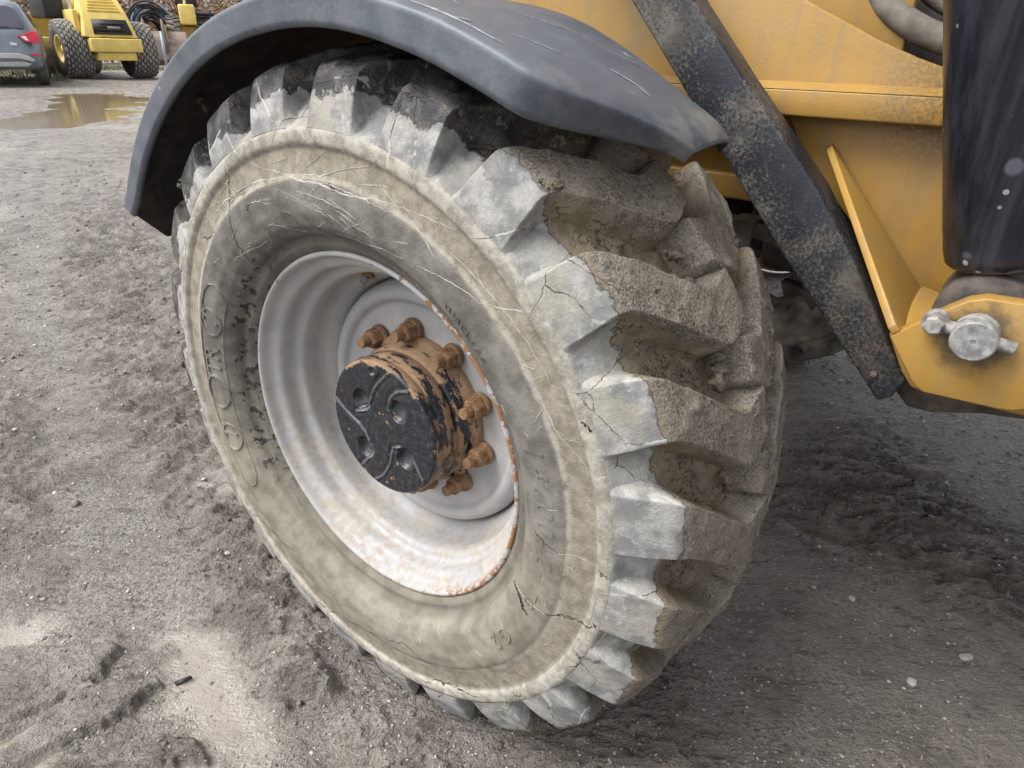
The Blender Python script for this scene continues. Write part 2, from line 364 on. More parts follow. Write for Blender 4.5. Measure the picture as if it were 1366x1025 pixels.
def mat_hub():
    s = NT('black_paint_flaking_to_rust'); x, y, z = s.xyz()
    r = s.math('SQRT', s.math('ADD', s.math('MULTIPLY', x, x), s.math('MULTIPLY', z, z)))
    n = s.noise(30, 6, .65, v=s.scale(s.obj, 1, 2.2, 1)); f = s.noise(120, 5, .6); ff = s.noise(400, 3)
    blk = s.mix(s.step(f, .35, .7), (.008, .0095, .014), (.026, .029, .036))
    rst = s.mix(f, (.16, .088, .042), (.36, .245, .15))
    side = s.math('MULTIPLY', s.step(y, .0185, .022), s.step(r, .1045, .106))
    k = s.math('ADD', n, s.math('MULTIPLY', side, .135))
    k = s.math('ADD', k, s.math('MULTIPLY', s.math('MULTIPLY', s.step(r, .100, .109), s.math('SUBTRACT', 1.0, side)), .09))
    k = s.math('ADD', k, s.math('MULTIPLY', s.step(y, .085, .10), .12))
    k = s.math('ADD', k, s.math('MULTIPLY', s.step(z, .05, .10), .07))
    m = s.step(k, .635, .66)
    c = s.mix(m, blk, rst)
    m2 = s.math('MULTIPLY', s.math('SUBTRACT', 1.0, m), s.math('ADD', s.math('MULTIPLY', s.step(ff, .64, .69), .5), s.math('MULTIPLY', s.step(f, .56, .70), .12)))
    c = s.mix(m2, c, (.26, .23, .2))
    at = s.attr(); c = s.mix(s.math('MULTIPLY', at[0], s.step(f, .25, .5)), c, (.13, .135, .145))
    return s.fin(c, s.mixf(m, .36, .85), 0, .5, s.bump(s.math('SUBTRACT', s.math('MULTIPLY', f, .5), s.math('MULTIPLY', m, .6)), .0009, .7))
def mat_rust(name='orange_rust', a=(.13, .062, .028), b=(.36, .21, .11)):
    s = NT(name); f = s.noise(90, 5, .65); g = s.noise(330, 4); oi = s.n('ShaderNodeObjectInfo')
    c = s.mix(s.step(f, .3, .7), a, b); c = s.mix(s.math('MULTIPLY', oi.outputs['Random'], .45), c, (.17, .115, .075)); c = s.mix(s.math('MULTIPLY', s.step(f, .38, .30), .7), c, (.05, .035, .025)); c = s.mix(s.math('MULTIPLY', s.step(g, .6, .7), .5), c, (.55, .38, .22))
    return s.fin(c, .82, 0, .3, s.bump(g, .0007))
def mat_yellow(name='weathered_yellow_paint', grime=1.0):
    s = NT(name); x, y, z = s.xyz()
    n = s.noise(6, 6, .6); f = s.noise(45, 6, .65); ff = s.noise(240, 4)
    st = s.noise(14, 5, .6, v=s.scale(s.obj, 3.0, 1, .35))
    c = s.mix(s.step(n, .3, .7), (.330, .188, .036), (.385, .226, .054))
    c = s.mix(s.math('MULTIPLY', s.step(st, .45, .72), .25*grime), c, (.30, .215, .11))
    c = s.mix(s.math('MULTIPLY', s.step(n, .52, .72), .35*grime), c, (.275, .20, .11))
    pd = s.math('SQRT', s.math('ADD', s.math('POWER', s.math('SUBTRACT', x, .670), 2.0), s.math('POWER', s.math('SUBTRACT', z, .274), 2.0)))
    pg = s.math('MULTIPLY', s.math('MULTIPLY', s.step(s.math('ADD', pd, s.math('MULTIPLY', s.math('SUBTRACT', f, .5), .05)), .044, .020), s.step(y, .23, .21)), .85)
    c = s.mix(pg, c, (.045, .036, .022))
    # dark speckled grease towards the upright ram
    gr = s.math('MULTIPLY', s.step(x, .46, .56), s.step(z, .395, .44))
    gs = s.math('MULTIPLY', gr, s.step(s.math('ADD', s.math('MULTIPLY', n, .4), s.math('MULTIPLY', ff, .7)), .50, .62))
    c = s.mix(s.math('MULTIPLY', gs, .8*grime), c, (.10, .075, .04))
    c = s.mix(s.math('MULTIPLY', gr, .35*grime), c, (.34, .19, .04))
    sp = s.step(ff, .70, .74)
    c = s.mix(s.math('MULTIPLY', sp, .6*grime), c, (.14, .10, .06))
    chip = s.math('MULTIPLY', s.step(f, .70, .715), .9)
    c = s.mix(chip, c, s.mix(ff, (.06, .045, .035), (.26, .25, .23)))
    c = s.mix(s.math('MULTIPLY', s.step(s.math('ADD', st, s.math('MULTIPLY', f, .4)), .66, .86), .28*grime), c, (.20, .145, .085))
    return s.fin(c, s.mixf(n, .33, .52), 0, .5, s.bump(s.math('ADD', s.math('MULTIPLY', ff, .5), f), .0009, .6))
def mat_brace():
    s = NT('black_paint_speckled_with_dry_mud'); n = s.noise(9, 5, .6); f = s.noise(230, 4, .75); g = s.noise(34, 5, .6)
    x, y, z = s.xyz()
    blk = s.mix(g, (.007, .009, .015), (.028, .031, .041))
    d = s.math('ADD', s.math('MULTIPLY', n, .5), s.math('MULTIPLY', f, .55))
    cov = s.math('MULTIPLY', s.step(d, .485, .60), .85)
    dc = s.mix(s.step(g, .35, .65), (.075, .070, .060), (.165, .150, .124))
    c = s.mix(s.math('MULTIPLY', cov, .9), blk, dc)
    br = s.math('MULTIPLY', s.step(z, .42, .24), s.math('MULTIPLY', s.step(g, .46, .64), .6))
    c = s.mix(s.math('MULTIPLY', br, .5), c, (.12, .085, .052))
    return s.fin(c, s.mixf(cov, .38, .85), 0, .45, s.bump(f, .0012, .6))
def mat_ram():
    s = NT('glossy_black_ram_paint'); n = s.noise(5, 4); f = s.noise(60, 5, .6)
    st = s.noise(30, 4, .6, v=s.scale(s.obj, 3, 3, .12))
    c = s.mix(s.step(st, .35, .7), (.010, .012, .019), (.034, .038, .05))
    v = s.vor(26, 'F1'); vc = s.n('ShaderNodeSeparateColor'); s.L(s.vor(26, 'F1', out='Color'), vc.inputs[0])
    sp = s.math('MULTIPLY', s.step(s.math('ADD', v, s.math('MULTIPLY', f, .12)), s_ := .30, .20), s.step(vc.outputs[0], .62, .66))
    c = s.mix(s.math('MULTIPLY', sp, .38), c, (.22, .24, .28))
    v2 = s.vor(75, 'F1'); vc2 = s.n('ShaderNodeSeparateColor'); s.L(s.vor(75, 'F1', out='Color'), vc2.inputs[0])
    sp2 = s.math('MULTIPLY', s.step(v2, .26, .18), s.step(vc2.outputs[0], .90, .92))
    c = s.mix(s.math('MULTIPLY', sp2, .8), c, (.42, .42, .40))
    rs = s.step(s.math('ADD', f, s.math('MULTIPLY', n, .3)), .84, .88)
    c = s.mix(rs, c, (.25, .12, .05))
    return s.fin(c, s.math('ADD', s.mixf(st, .22, .4), s.math('MULTIPLY', sp, .3)), 0, .55, s.bump(s.math('ADD', f, sp), .0006, .5))
def mat_fender():
    s = NT('sun_bleached_black_plastic'); n = s.noise(5, 5, .6); g = s.noise(26, 6, .65); f = s.noise(300, 4, .65)
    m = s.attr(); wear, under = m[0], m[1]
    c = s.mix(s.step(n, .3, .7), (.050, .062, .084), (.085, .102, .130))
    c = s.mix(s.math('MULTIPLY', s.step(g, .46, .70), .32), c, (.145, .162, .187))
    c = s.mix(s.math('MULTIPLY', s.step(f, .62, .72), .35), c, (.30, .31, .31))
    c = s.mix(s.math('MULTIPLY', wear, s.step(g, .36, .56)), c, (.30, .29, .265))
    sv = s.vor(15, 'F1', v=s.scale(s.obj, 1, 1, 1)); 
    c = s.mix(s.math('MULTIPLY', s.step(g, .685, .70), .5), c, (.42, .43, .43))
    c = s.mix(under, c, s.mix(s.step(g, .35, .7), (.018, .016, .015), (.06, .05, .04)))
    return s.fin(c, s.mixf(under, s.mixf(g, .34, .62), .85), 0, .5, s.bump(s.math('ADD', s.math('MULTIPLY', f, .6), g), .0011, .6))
def mat_water():
    s = NT('brown_puddle_water'); n = s.noise(3, 3); f = s.noise(14, 3)
    c = s.mix(n, (.20, .155, .095), (.25, .20, .13))
    m = s.fin(c, .045, 0, .6, s.bump(f, .004, .25)); s.b.inputs['IOR'].default_value = 1.33; return m
def mat_stone():
    s = NT('road_gravel_stone'); oi = s.n('ShaderNodeObjectInfo'); n = s.noise(40, 4); a = s.attr()
    c = s.mix(a[0], (.07, .07, .07), (.50, .47, .42)); c = s.mix(s.math('MULTIPLY', n, .35), c, (.18, .15, .12))
    return s.fin(c, .6, 0, .5, s.bump(n, .003))
M_T = mat_tyre(); M_CLOD = mat_clod(); M_G = mat_ground(); M_RIM = mat_rim(); M_HUB = mat_hub(); M_RUST = mat_rust()
M_Y = mat_yellow(); M_BR = mat_brace(); M_RAM = mat_ram(); M_F = mat_fender(); M_W = mat_water(); M_ST = mat_stone()
M_GREY = simple('dusty_grey_steel', (.245, .235, .22), .65, .0, .45, 110, .0006)
M_PIN = simple('worn_zinc_steel', (.235, .235, .23), .5, .0, .4, 120, .0004)
M_DARK = simple('oily_dark_underbody', (.035, .032, .03), .7, 0, .5, 30, .003)
M_DUST = simple('dusty_underbody_paint', (.14, .128, .110), .75, 0, .4, 30, .002)
M_HOSE = simple('dusty_rubber_hose', (.155, .138, .115), .7, 0, .35, 45, .0015)
M_TANK = simple('dusty_black_panel', (.075, .082, .092), .6, 0, .45, 70, .001)
M_SCR = simple('dry_scratch_line', (.40, .385, .345), .8, 0, .25, 80)
M_CRK = simple('open_mud_crack', (.030, .027, .023), .85, 0, .3, 80)
M_DKBR = simple('dark_brown_steel', (.060, .049, .040), .7, 0, .5, 60, .002)

# ------------------------------------------------------------------ ground
SL = [[(-0.593, -0.422), (-0.543, -0.373), (-0.418, -0.274), (-0.382, -0.333), (-0.388, -0.365), (-0.399, -0.457), (-0.384, -0.492), (-.6, -.7)],
      [(-0.35, -0.50), (-0.383, -0.361), (-0.285, -0.284), (-0.274, -0.344), (-0.273, -0.382), (-0.297, -0.44), (-.33, -.6)],
      [(-0.261, -0.388), (-0.136, -0.287), (-0.09, -0.309), (-0.238, -0.45)]]
PUD = [(-10.1, 2.8), (-11.2, 3.7), (-16.1, 5.8), (-16.4, 6.4), (-14.9, 6.9), (-13.6, 6.4), (-10.4, 4.7), (-9.7, 3.8), (-9.6, 3.1)]
PUD_C = [((-9.9, 3.0), .70), ((-10.5, 3.7), .75), ((-11.3, 4.4), .75), ((-12.6, 5.1), .8), ((-13.9, 5.8), .85), ((-15.2, 6.1), .7), ]
def sdpoly(x, y, poly):
    P = np.array(poly); d = np.full(x.shape, 1e9); ins = np.zeros(x.shape, bool)
    for i in range(len(P)):
        a = P[i]; b = P[(i+1) % len(P)]; ex, ey = b-a; wx, wy = x-a[0], y-a[1]
        t = np.clip((wx*ex+wy*ey)/(ex*ex+ey*ey), 0, 1); d = np.minimum(d, (wx-ex*t)**2+(wy-ey*t)**2)
        c = ((a[1] <= y) != (b[1] <= y)) & (x < (b[0]-a[0])*(y-a[1])/((b[1]-a[1]) if b[1] != a[1] else 1e-9)+a[0]); ins ^= c
    return np.sqrt(d)*np.where(ins, -1, 1)
def ground(x, y):
    """height and masks of the yard at x, y"""
    dist = np.hypot(x-.66, y+.55)
    z = .010*fbm(x*.9, y*.9, oct=3, s=3) + .05*fbm(x*.13, y*.13, oct=2, s=9)*sstep(1.5, 8, dist)
    rough = fbm(x*9, y*9, oct=4, s=21)
    z = z + .0045*rough
    # churned wheel track to the left of the machine, running away to the left
    cy = .08 + .34*(-x-.5) + .12*vnoise(x*.8, x*0+3.3, s=4)
    w = .20 + .10*sstep(-.5, -3, x)
    tr = sstep(w*1.25, w*.55, np.abs(y-cy))*sstep(-.18, -.55, x)*sstep(-9, -4, x)
    tr2 = sstep(.42, .18, np.abs(y-(-.52+.30*(-x-.9)+.1*vnoise(x*1.1, x*0, s=8))))*sstep(-.55, -1.1, x)*sstep(-8, -4, x)*.8
    # mud to the right under the machine
    rb = sstep(.42, .02, np.abs((y-1.12)+.40*(x-.6)+.16*vnoise(x*3.1, y*3.1, s=14)))*sstep(.15, .55, x)
    rb2 = sstep(.10, -.12, y-.35+.5*(x-.45)+.10*rough)*sstep(.0, .25, x)*sstep(1.3, .9, x)
    near_w = sstep(.30, .08, np.hypot((x+.30)*.75, (y+.02)*1.5))*sstep(.05, -.10, x)
    blob = sstep(.075, .035, np.hypot(x+.085, y+.135)+.012*rough)
    churn = np.clip(np.maximum.reduce([tr, tr2, rb, rb2*.55, near_w, blob]) + .0*x, 0, 1)
    cn = fbm(x*3.2, y*3.2, oct=3, s=33)
    churn = np.clip(churn*sstep(-.55, .10, cn+churn*.6), 0, 1)
    far_m = sstep(2.5, 6, dist)
    churn = np.maximum(churn, far_m*sstep(.0, .4, fbm(x*.55, y*1.3, oct=3, s=44))*.7)
    # lug ridges across the track
    ph = (x*1.0 + (y-cy)*.55)*2*math.pi/.105 + 1.6*vnoise(x*5, y*5, s=12)
    ridge = np.maximum(0, np.sin(ph))**.7
    lump = fbm(x*26, y*26, oct=4, s=51, ridge=True)
    lump2 = fbm(x*60, y*60, oct=3, s=61)
    u = .8*x+.6*y; v = -.6*x+.8*y                              # smears run across the view
    f1 = fbm(u*6, v*19, oct=4, s=71); f2 = fbm(u*15, v*44, oct=3, s=72); f3 = fbm(u*34, v*80, oct=2, s=73)
    flake = sstep(-.03, .07, f1)*.0075 + sstep(.0, .12, f2)*.0045 + sstep(.05, .2, f3)*.0022
    z = z + churn*(.007*lump + .004*lump2 + 1.9*flake + .012*np.maximum(f1, 0)) + (tr+tr2*.7)*(.009*ridge-.008) + (1-churn)*(.14*flake)
    z = z + near_w*.006
    # berm squeezed up on either side of the contact patch
    z = z + .022*sstep(.08, .0, np.abs(y+.10))*sstep(.34, .16, np.abs(x))*(.6+.6*lump) + .018*sstep(.10, .0, np.abs(y-.45))*sstep(.5, .2, np.abs(x))
    # lug prints pressed by another tyre, lower left, with silt between
    sl = np.zeros_like(x); region = sstep(.09, .00, sdpoly(x, y, [(-.62, -.40), (-.42, -.25), (-.30, -.20), (-.06, -.27), (-.2, -.5), (-.5, -.8)]))
    jag = .010*fbm(x*40, y*40, oct=3, s=91) + .008*vnoise(x*13, y*13, s=92)
    for p in SL: sl = np.maximum(sl, sstep(.003, -.004, sdpoly(x, y, p)+jag))
    z = z + sl*(.019 + .004*lump + .002*lump2)
    silt = region*(1-sl)*sstep(-.10, .40, fbm(x*6, y*6, oct=3, s=101)+.10)
    s2 = sstep(.16, .05, np.hypot((x+.74)*.9, (y-.16)*1.2)+.04*rough)*.7
    silt = np.maximum(silt, s2)*sstep(-.45, .05, fbm(x*17, y*17, oct=3, s=105)+.12)*.85
    silt = np.maximum(silt, .7*sstep(.25, .6, fbm(x*1.1+7, y*1.1, oct=3, s=111))*(1-churn)*sstep(.9, 2.5, dist)*sstep(-.3, -1, x))
    z = z*(1-.75*silt)
    churn = np.maximum(churn*(1-sl), sl*.9)
    # puddle beds
    bed = np.full(x.shape, 9.)
    wob = .30*fbm(x*1.2, y*1.2, oct=3, s=121)
    for (px, py), pr in PUD_C: bed = np.minimum(bed, np.hypot(x-px, y-py)-pr)
    bed = bed+wob
    z = np.where(dist > 5, z*.6-.0, z)
    z = z - .09*sstep(.45, -.35, bed)
    z = z - .022*sstep(.075, .02, np.hypot((x-.53)*1.0, (y-.905)*2.2)) - .05*sstep(.9, .3, np.hypot(x-.15, (y-4.6)*.55)) - .026*sstep(.30, .02, np.hypot(x-.40, (y-2.16))+.15+.12*vnoise(x*9, y*9, s=16)) - .026*sstep(.24, .02, np.hypot(x-.60, (y-1.93))+.10+.10*vnoise(x*9, y*9, s=17))
    z = z*np.where(dist > 60, 0, 1)
    grass = sstep(.35, -.1, fbm(x*.5, y*.5, oct=3, s=131)+.3)*sstep(20.4, 21.4, dist+.8*vnoise(x, y, s=7))*sstep(-14, -17, x)*sstep(9.3, 8.2, y-(-20-x)*.25)
    return z, np.clip(churn, 0, 1), np.clip(silt, 0, 1), grass
def build_ground():
    rad = [.0, .12]; r = .25
    while r < 5.5: rad.append(r); r *= 1.0038
    while r < 60: rad.append(r); r *= 1.012
    while r < 900: rad.append(r); r *= 1.12
    rad = np.array(rad)
    a = []; t = -180.0
    while t < 180 - 1e-6:
        a.append(t); t += .17 if -47 < t < 47 else 2.5
    a = np.radians(np.array(a)) + math.atan2(.805, -.593)      # dense where the yard is in view
    A, Rr = np.meshgrid(a, rad[1:], indexing='ij')
    x = .663+Rr*np.cos(A); y = -.554+Rr*np.sin(A)
    z, ch, si, gr = ground(x.ravel(), y.ravel())
    V = np.stack([x.ravel(), y.ravel(), z+GZ], 1); nv = len(rad)-1
    F = grid_faces(len(a), nv, wrap=True)[:, ::-1]
    V = np.vstack([V, [[.663, -.554, GZ]]])
    c = len(V)-1; i = np.arange(len(a))
    o = mesh_obj('ground', V, F, M_G)
    fcolor(o, np.vstack([np.stack([ch, si, gr], 1), [[0, 0, 0]]]))
    import bmesh
    tag(o, kind='structure')
    me = o.data
    cap = mesh_obj('ground_centre', np.vstack([V[i*nv], V[c:]]), [(int(k), int((k+1) % len(a)), len(a)) for k in range(len(a))], M_G)
    bpy.context.view_layer.update()
    # join the small centre fan into the one sheet
    with bpy.context.temp_override(active_object=o, selected_editable_objects=[o, cap], object=o, selected_objects=[o, cap]):
        bpy.ops.object.join()
build_ground()
def gz(x, y): return float(ground(np.array([float(x)]), np.array([float(y)]))[0][0]) + GZ
def water(name, pts, z, label=None):
    o = mesh_obj(name, [(x, y, z) for x, y in pts], [tuple(range(len(pts)))], M_W, smooth=False)
    return tag(o, kind='structure')
water('puddle', [(-8.8, 1.8), (-17.8, 5.0), (-17.8, 8.0), (-8.5, 5.4), (-8.0, 3)][::-1], GZ-.052)
water('puddle', [(.42, .84), (.64, .84), (.64, .98), (.42, .98)], GZ-.020)
water('puddle', [(.10, 1.6), (.85, 1.6), (.85, 2.4), (.10, 2.4)], GZ-.016)
water('puddle', [(-.9, 2.6), (1.4, 2.6), (1.4, 6.8), (-.9, 6.8)], GZ-.040)

# gravel scattered on the yard: nobody could count it
def scatter_gravel():
    rng = np.random.default_rng(5)
    V0, F0 = ico(1); N = 22000
    th = rng.uniform(-46, 46, N); u = rng.uniform(0, 1, N); d = .5*(9.0/.5)**u
    a = np.radians(th)+math.atan2(.805, -.593)
    x = .663+d*np.cos(a); y = -.554+d*np.sin(a)
    z, ch, si, gr = ground(x, y)
    keep = rng.uniform(0, 1, N) > np.maximum(ch*.55, si*.8)
    x, y, z, d = x[keep], y[keep], z[keep], d[keep]; n = len(x)
    s = rng.lognormal(math.log(.0021), .45, n)*np.clip(d/1.7, .7, 2.6); s = np.minimum(s, np.clip(.0042*d/1.2, .003, .009))
    sc = np.stack([s*rng.uniform(.7, 1.4, n), s*rng.uniform(.7, 1.4, n), s*rng.uniform(.4, .8, n)], 1)
    rot = rng.uniform(0, 6.28, n); jit = rng.uniform(.55, 1.35, (n, len(V0), 1))
    P = V0[None]*jit*sc[:, None, :]
    c, sn = np.cos(rot)[:, None], np.sin(rot)[:, None]
    X = P[..., 0]*c-P[..., 1]*sn+x[:, None]; Y = P[..., 0]*sn+P[..., 1]*c+y[:, None]; Z = P[..., 2]+z[:, None]+GZ+sc[:, None, 2]*.25
    V = np.stack([X, Y, Z], -1).reshape(-1, 3); F = (F0[None]+(np.arange(n)*len(V0))[:, None, None]).reshape(-1, 3)
    o = mesh_obj('gravel', V, F, M_ST, smooth=False)
    tone = np.repeat(np.where(rng.uniform(0, 1, n) > .72, rng.uniform(.5, 1.1, n), rng.beta(1.2, 2.2, n)), len(V0)); fcolor(o, np.stack([tone, tone, tone], 1))
    tag(o, 'loose grey and white gravel lying all over the muddy yard', 'gravel', kind='stuff')
scatter_gravel()
def scatter_crumbs():
    rng = np.random.default_rng(15)
    V0, F0 = ico(1); N = 5000
    th = rng.uniform(-46, 46, N); u = rng.uniform(0, 1, N); d = .55*(8.0/.55)**u
    a = np.radians(th)+math.atan2(.805, -.593)
    x = .663+d*np.cos(a); y = -.554+d*np.sin(a)
    z, ch, si, gr = ground(x, y)
    keep = rng.uniform(0, 1, N) < ch*.9
    x, y, z, d = x[keep], y[keep], z[keep], d[keep]; n = len(x)
    s = rng.lognormal(math.log(.0024), .55, n)*np.clip(d/1.6, .8, 2.5); s = np.minimum(s, .010)
    sc = np.stack([s*rng.uniform(.7, 1.5, n), s*rng.uniform(.7, 1.5, n), s*rng.uniform(.35, .8, n)], 1)
    rot = rng.uniform(0, 6.28, n); jit = rng.uniform(.6, 1.35, (n, len(V0), 1))
    P = V0[None]*jit*sc[:, None, :]
    c, sn = np.cos(rot)[:, None], np.sin(rot)[:, None]
    X = P[..., 0]*c-P[..., 1]*sn+x[:, None]; Y = P[..., 0]*sn+P[..., 1]*c+y[:, None]; Z = P[..., 2]+z[:, None]+GZ+sc[:, None, 2]*.2
    V = np.stack([X, Y, Z], -1).reshape(-1, 3); F = (F0[None]+(np.arange(n)*len(V0))[:, None, None]).reshape(-1, 3)
    o = mesh_obj('mud_crumbs', V, F, M_CLOD)
    tag(o, 'crumbs of wet mud thrown up along the churned wheel tracks', 'mud', kind='stuff')
scatter_crumbs()

# ------------------------------------------------------------------ the machine and its near wheel
machine = empty('wheeled_digger', (0, 0, 0))
tag(machine, 'yellow wheeled digger with black plastic mudguard over its muddy lugged front tyre', 'digger')
YM = .150                                    # the tyre's mid plane
SIDE = [(.258, .018), (.268, .006), (.276, -.006), (.2835, -.0135), (.2865, -.0120), (.2950, -.0150), (.3005, -.0270), (.312, -.0385), (.33, -.046), (.35, -.0485), (.366, -.0475), (.374, -.0440), (.390, -.0415), (.407, -.0400), (.4090, -.0402), (.4102, -.0440), (.420, -.0446), (.4285, -.0432), (.4315, -.0385), (.436, -.030), (.453, -.010), (.461, .006), (.466, .030), (.473, .070), (.479, .105), (.482, .128), (.483, .150)]
def y_side(r): return np.interp(r, [p[0] for p in SIDE[1:19]], [p[1] for p in SIDE[1:19]])
def tyre_mesh(parent, nth=900, name='tyre', sub=1):
    prof = resample(SIDE, 110 if nth > 500 else 60)
    prof = np.vstack([prof, np.stack([prof[::-1, 0], 2*YM-prof[::-1, 1]], 1)[1:]])
    th = np.arange(nth)*2*math.pi/nth
    T, K = np.meshgrid(th, np.arange(len(prof)), indexing='ij')
    r = prof[K, 0]; y = prof[K, 1]
    x = r*np.cos(T); z = r*np.sin(T)
    n1 = fbm(x.ravel()*9, y.ravel()*9, z.ravel()*9, oct=4, s=201).reshape(r.shape)
    n2 = fbm(x.ravel()*45, y.ravel()*45, z.ravel()*45, oct=3, s=211).reshape(r.shape)
    sh = sstep(.43, .45, r); tread = sh*sstep(-.03, .03, np.minimum(y, 2*YM-y))
    amp = .0005 + .0018*sh + .0030*tread
    d = amp*n1 + (.0004+.0011*sh+.0010*tread)*n2
    # mud packed between the lugs
    d = d + .004*tread*(n1 > .1)*np.clip(n1-.1, 0, 1)*4
    side = np.abs(y-YM)/(YM+.05)
    ny = -np.sign(YM-y)*np.where(r < .43, 1.0, np.clip(1.3-(r-.43)*28, 0, 1))
    nr = np.where(r < .43, .0, np.clip((r-.43)*28, 0, 1))
    y = y - 0 + ny*d; r = r + nr*d
    V = np.stack([r*np.cos(T), y, r*np.sin(T)], -1).reshape(-1, 3)
    return mesh_obj(name, V, grid_faces(nth, len(prof), wrap=True), M_T, parent)
NL = 23; STEP = 360.0/NL; PH = 25.1
#        S(y, r)          V(y, r)          centre  half-width (deg)
LUG = [((-.0425, .4290), (-.0405, .4290), 0.0, 4.9),
       ((-.0395, .4460), (-.0300, .4360), 0.0, 4.7),
       ((-.0345, .4640), (-.0190, .4450), 0.0, 4.5),
       ((-.0275, .4820), (-.0100, .4520), 0.0, 4.2),
       ((-.0225, .4945), (-.0030, .4560), -.1, 4.0),
       ((-.0090, .5020), (.0070, .4600), -.7, 3.8),
       ((.0300, .5105), (.0300, .4650), -3.8, 3.7),
       ((.0700, .5170), (.0700, .4720), -7.2, 3.6),
       ((.1050, .5225), (.1050, .4780), -9.9, 3.6),
       ((.1200, .5245), (.1200, .4795), -10.0, 3.5),
       ((.1400, .5262), (.1400, .4815), -8.9, 3.3),
       ((.1620, .5265), (.1620, .4820), -7.9, 3.0),
       ((.1720, .4830), (.1760, .4810), -7.5, 2.6)]
def lug_mesh(theta, mirror, seed, parent, name='tread_lug', na=64, nb=48):
    L = np.array([[*a, *b, c, w] for a, b, c, w in LUG])
    seg = np.r_[0, np.cumsum(np.hypot(np.diff(L[:, 0]), np.diff(L[:, 1])))]
    t = np.linspace(0, seg[-1], na); A = np.stack([np.interp(t, seg, L[:, k]) for k in range(6)], 1)
    for _ in range(1):                       # soften the corners as a worn lug's are
        A[1:-1] = .25*A[:-2]+.5*A[1:-1]+.25*A[2:]
    side = 1.25
    W = A[:, 5][:, None]                                       # columns crowd at the lug's edges
    ed = np.array([-.16, -.10, -.05, 0, .05, .10, .17, .3, .45, .6, .75, .86, .93, 1.0, 1.08]) if nb > 20 else np.array([-.05, .1, .5, .9, 1.05])
    inn = np.linspace(-1, 1, nb-2*len(ed) if nb > 20 else 5)[None, :]*(W-.3*side)
    off = np.hstack([-(W+ed[::-1][None, :]*side), inn, W+ed[None, :]*side]); nb = off.shape[1]
    tt = (np.abs(off)-W)/side
    h = 1-np.clip((tt+.02)/.86, 0, 1)**1.0; h = np.where(tt < .17, 1-.22*np.clip((tt+.16)/.33, 0, 1)**2, h)
    h = np.where(tt > .95, -.12, h)
    h[-1, :] = np.minimum(h[-1, :], 0)
    yS, rS, yV, rV, tc = (A[:, k][:, None] for k in range(5))
    y = yV + h*(yS-yV); r = rV + h*(rS-rV)
    T = np.radians(theta + tc + off)
    x = r*np.cos(T); z = r*np.sin(T)
    n1 = fbm(x.ravel()*22+seed, y.ravel()*22, z.ravel()*22, oct=3, s=301).reshape(r.shape)
    n2 = fbm(x.ravel()*75+seed, y.ravel()*75, z.ravel()*75, oct=3, s=311).reshape(r.shape)
    treadm = sstep(-.02, .02, yS)*np.ones_like(r)
    d = (.0010+.0014*treadm)*n1 + (.0003+.0011*treadm)*n2
    d = d + treadm*.005*np.clip(n2-.35, 0, 1)*2
    k = sstep(-.030, .0, yS)
    r = r + d*k; y = y - d*(1-k)*.8
    T = T + (d*(np.abs(tt) < .8)*np.sign(off)*.5/.5)
    if mirror: y = 2*YM-y
    V = np.stack([r*np.cos(T), y, r*np.sin(T)], -1).reshape(-1, 3)
    F = grid_faces(na, nb)
    if mirror: F = F[:, ::-1]
    return mesh_obj(name, V, F, M_T, parent)

# rim and wheel disc
RIMP = [(.2700, .0060), (.2735, .0020), (.2740, -.0030), (.2715, -.0065), (.2675, -.0060), (.2645, .0000), (.2632, .0070), (.2600, .0125), (.2505, .0185), (.2470, .0240), (.2462, .0340), (.2455, .0430), (.2425, .0480), (.2340, .0510), (.2305, .0560), (.2295, .0680), (.2290, .0850), (.2255, .0960), (.2175, .1060), (.2110, .1160), (.2085, .1300), (.2080, .20), (.215, .26), (.243, .27), (.262, .295), (.272, .304), (.268, .27), (.22, .26)]
wheel_p = resample(RIMP, 120)
w_mb = MB().lathe([tuple(p) for p in wheel_p], 160)
wheel = w_mb.build('wheel', M_RIM, machine)
wheel['label'] = 'silver steel rim carrying the big muddy tyre'
DISC = [(.2085, .1400), (.2075, .1280), (.2050, .1130), (.2000, .1020), (.1940, .0965), (.1870, .0945), (.1810, .0965), (.1770, .1010), (.1745, .1050), (.1710, .1070), (.165, .1078), (.13, .1080), (.10, .1080)]
MB().lathe([tuple(p) for p in resample(DISC, 50)], 128).build('wheel_disc', M_RIM, wheel)
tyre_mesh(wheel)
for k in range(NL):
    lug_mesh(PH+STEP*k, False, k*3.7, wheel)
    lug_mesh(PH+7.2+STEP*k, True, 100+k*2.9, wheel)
# nuts with flange washer and stud end
def nut_mesh():
    m = MB()
    m.lathe([(.0010, -.003), (.0165, -.003), (.0170, -.006), (.0160, -.009), (.010, -.0095)], 24)
    m.lathe([(.0105, -.008), (.0138, -.008), (.0140, -.012), (.0138, -.024), (.0120, -.0265), (.0075, -.0265)], 6)
    m.lathe([(.0078, -.024), (.0078, -.039), (.0068, -.0405), (.0001, -.0405)], 16)
    return m
nut0 = None
for k in range(10):
    a = R_(130-36*k)
    if nut0 is None: nut0 = nut_mesh().build('wheel_nut', M_RUST, wheel, smooth=False); n_ = nut0
    else: n_ = nut0.copy(); COL.objects.link(n_)
    n_.parent = wheel; n_.location = (.133*math.cos(a), .108, .133*math.sin(a)); n_.rotation_euler = (0, k*1.3, 0); n_.scale = (1.12, 1.15, 1.12)
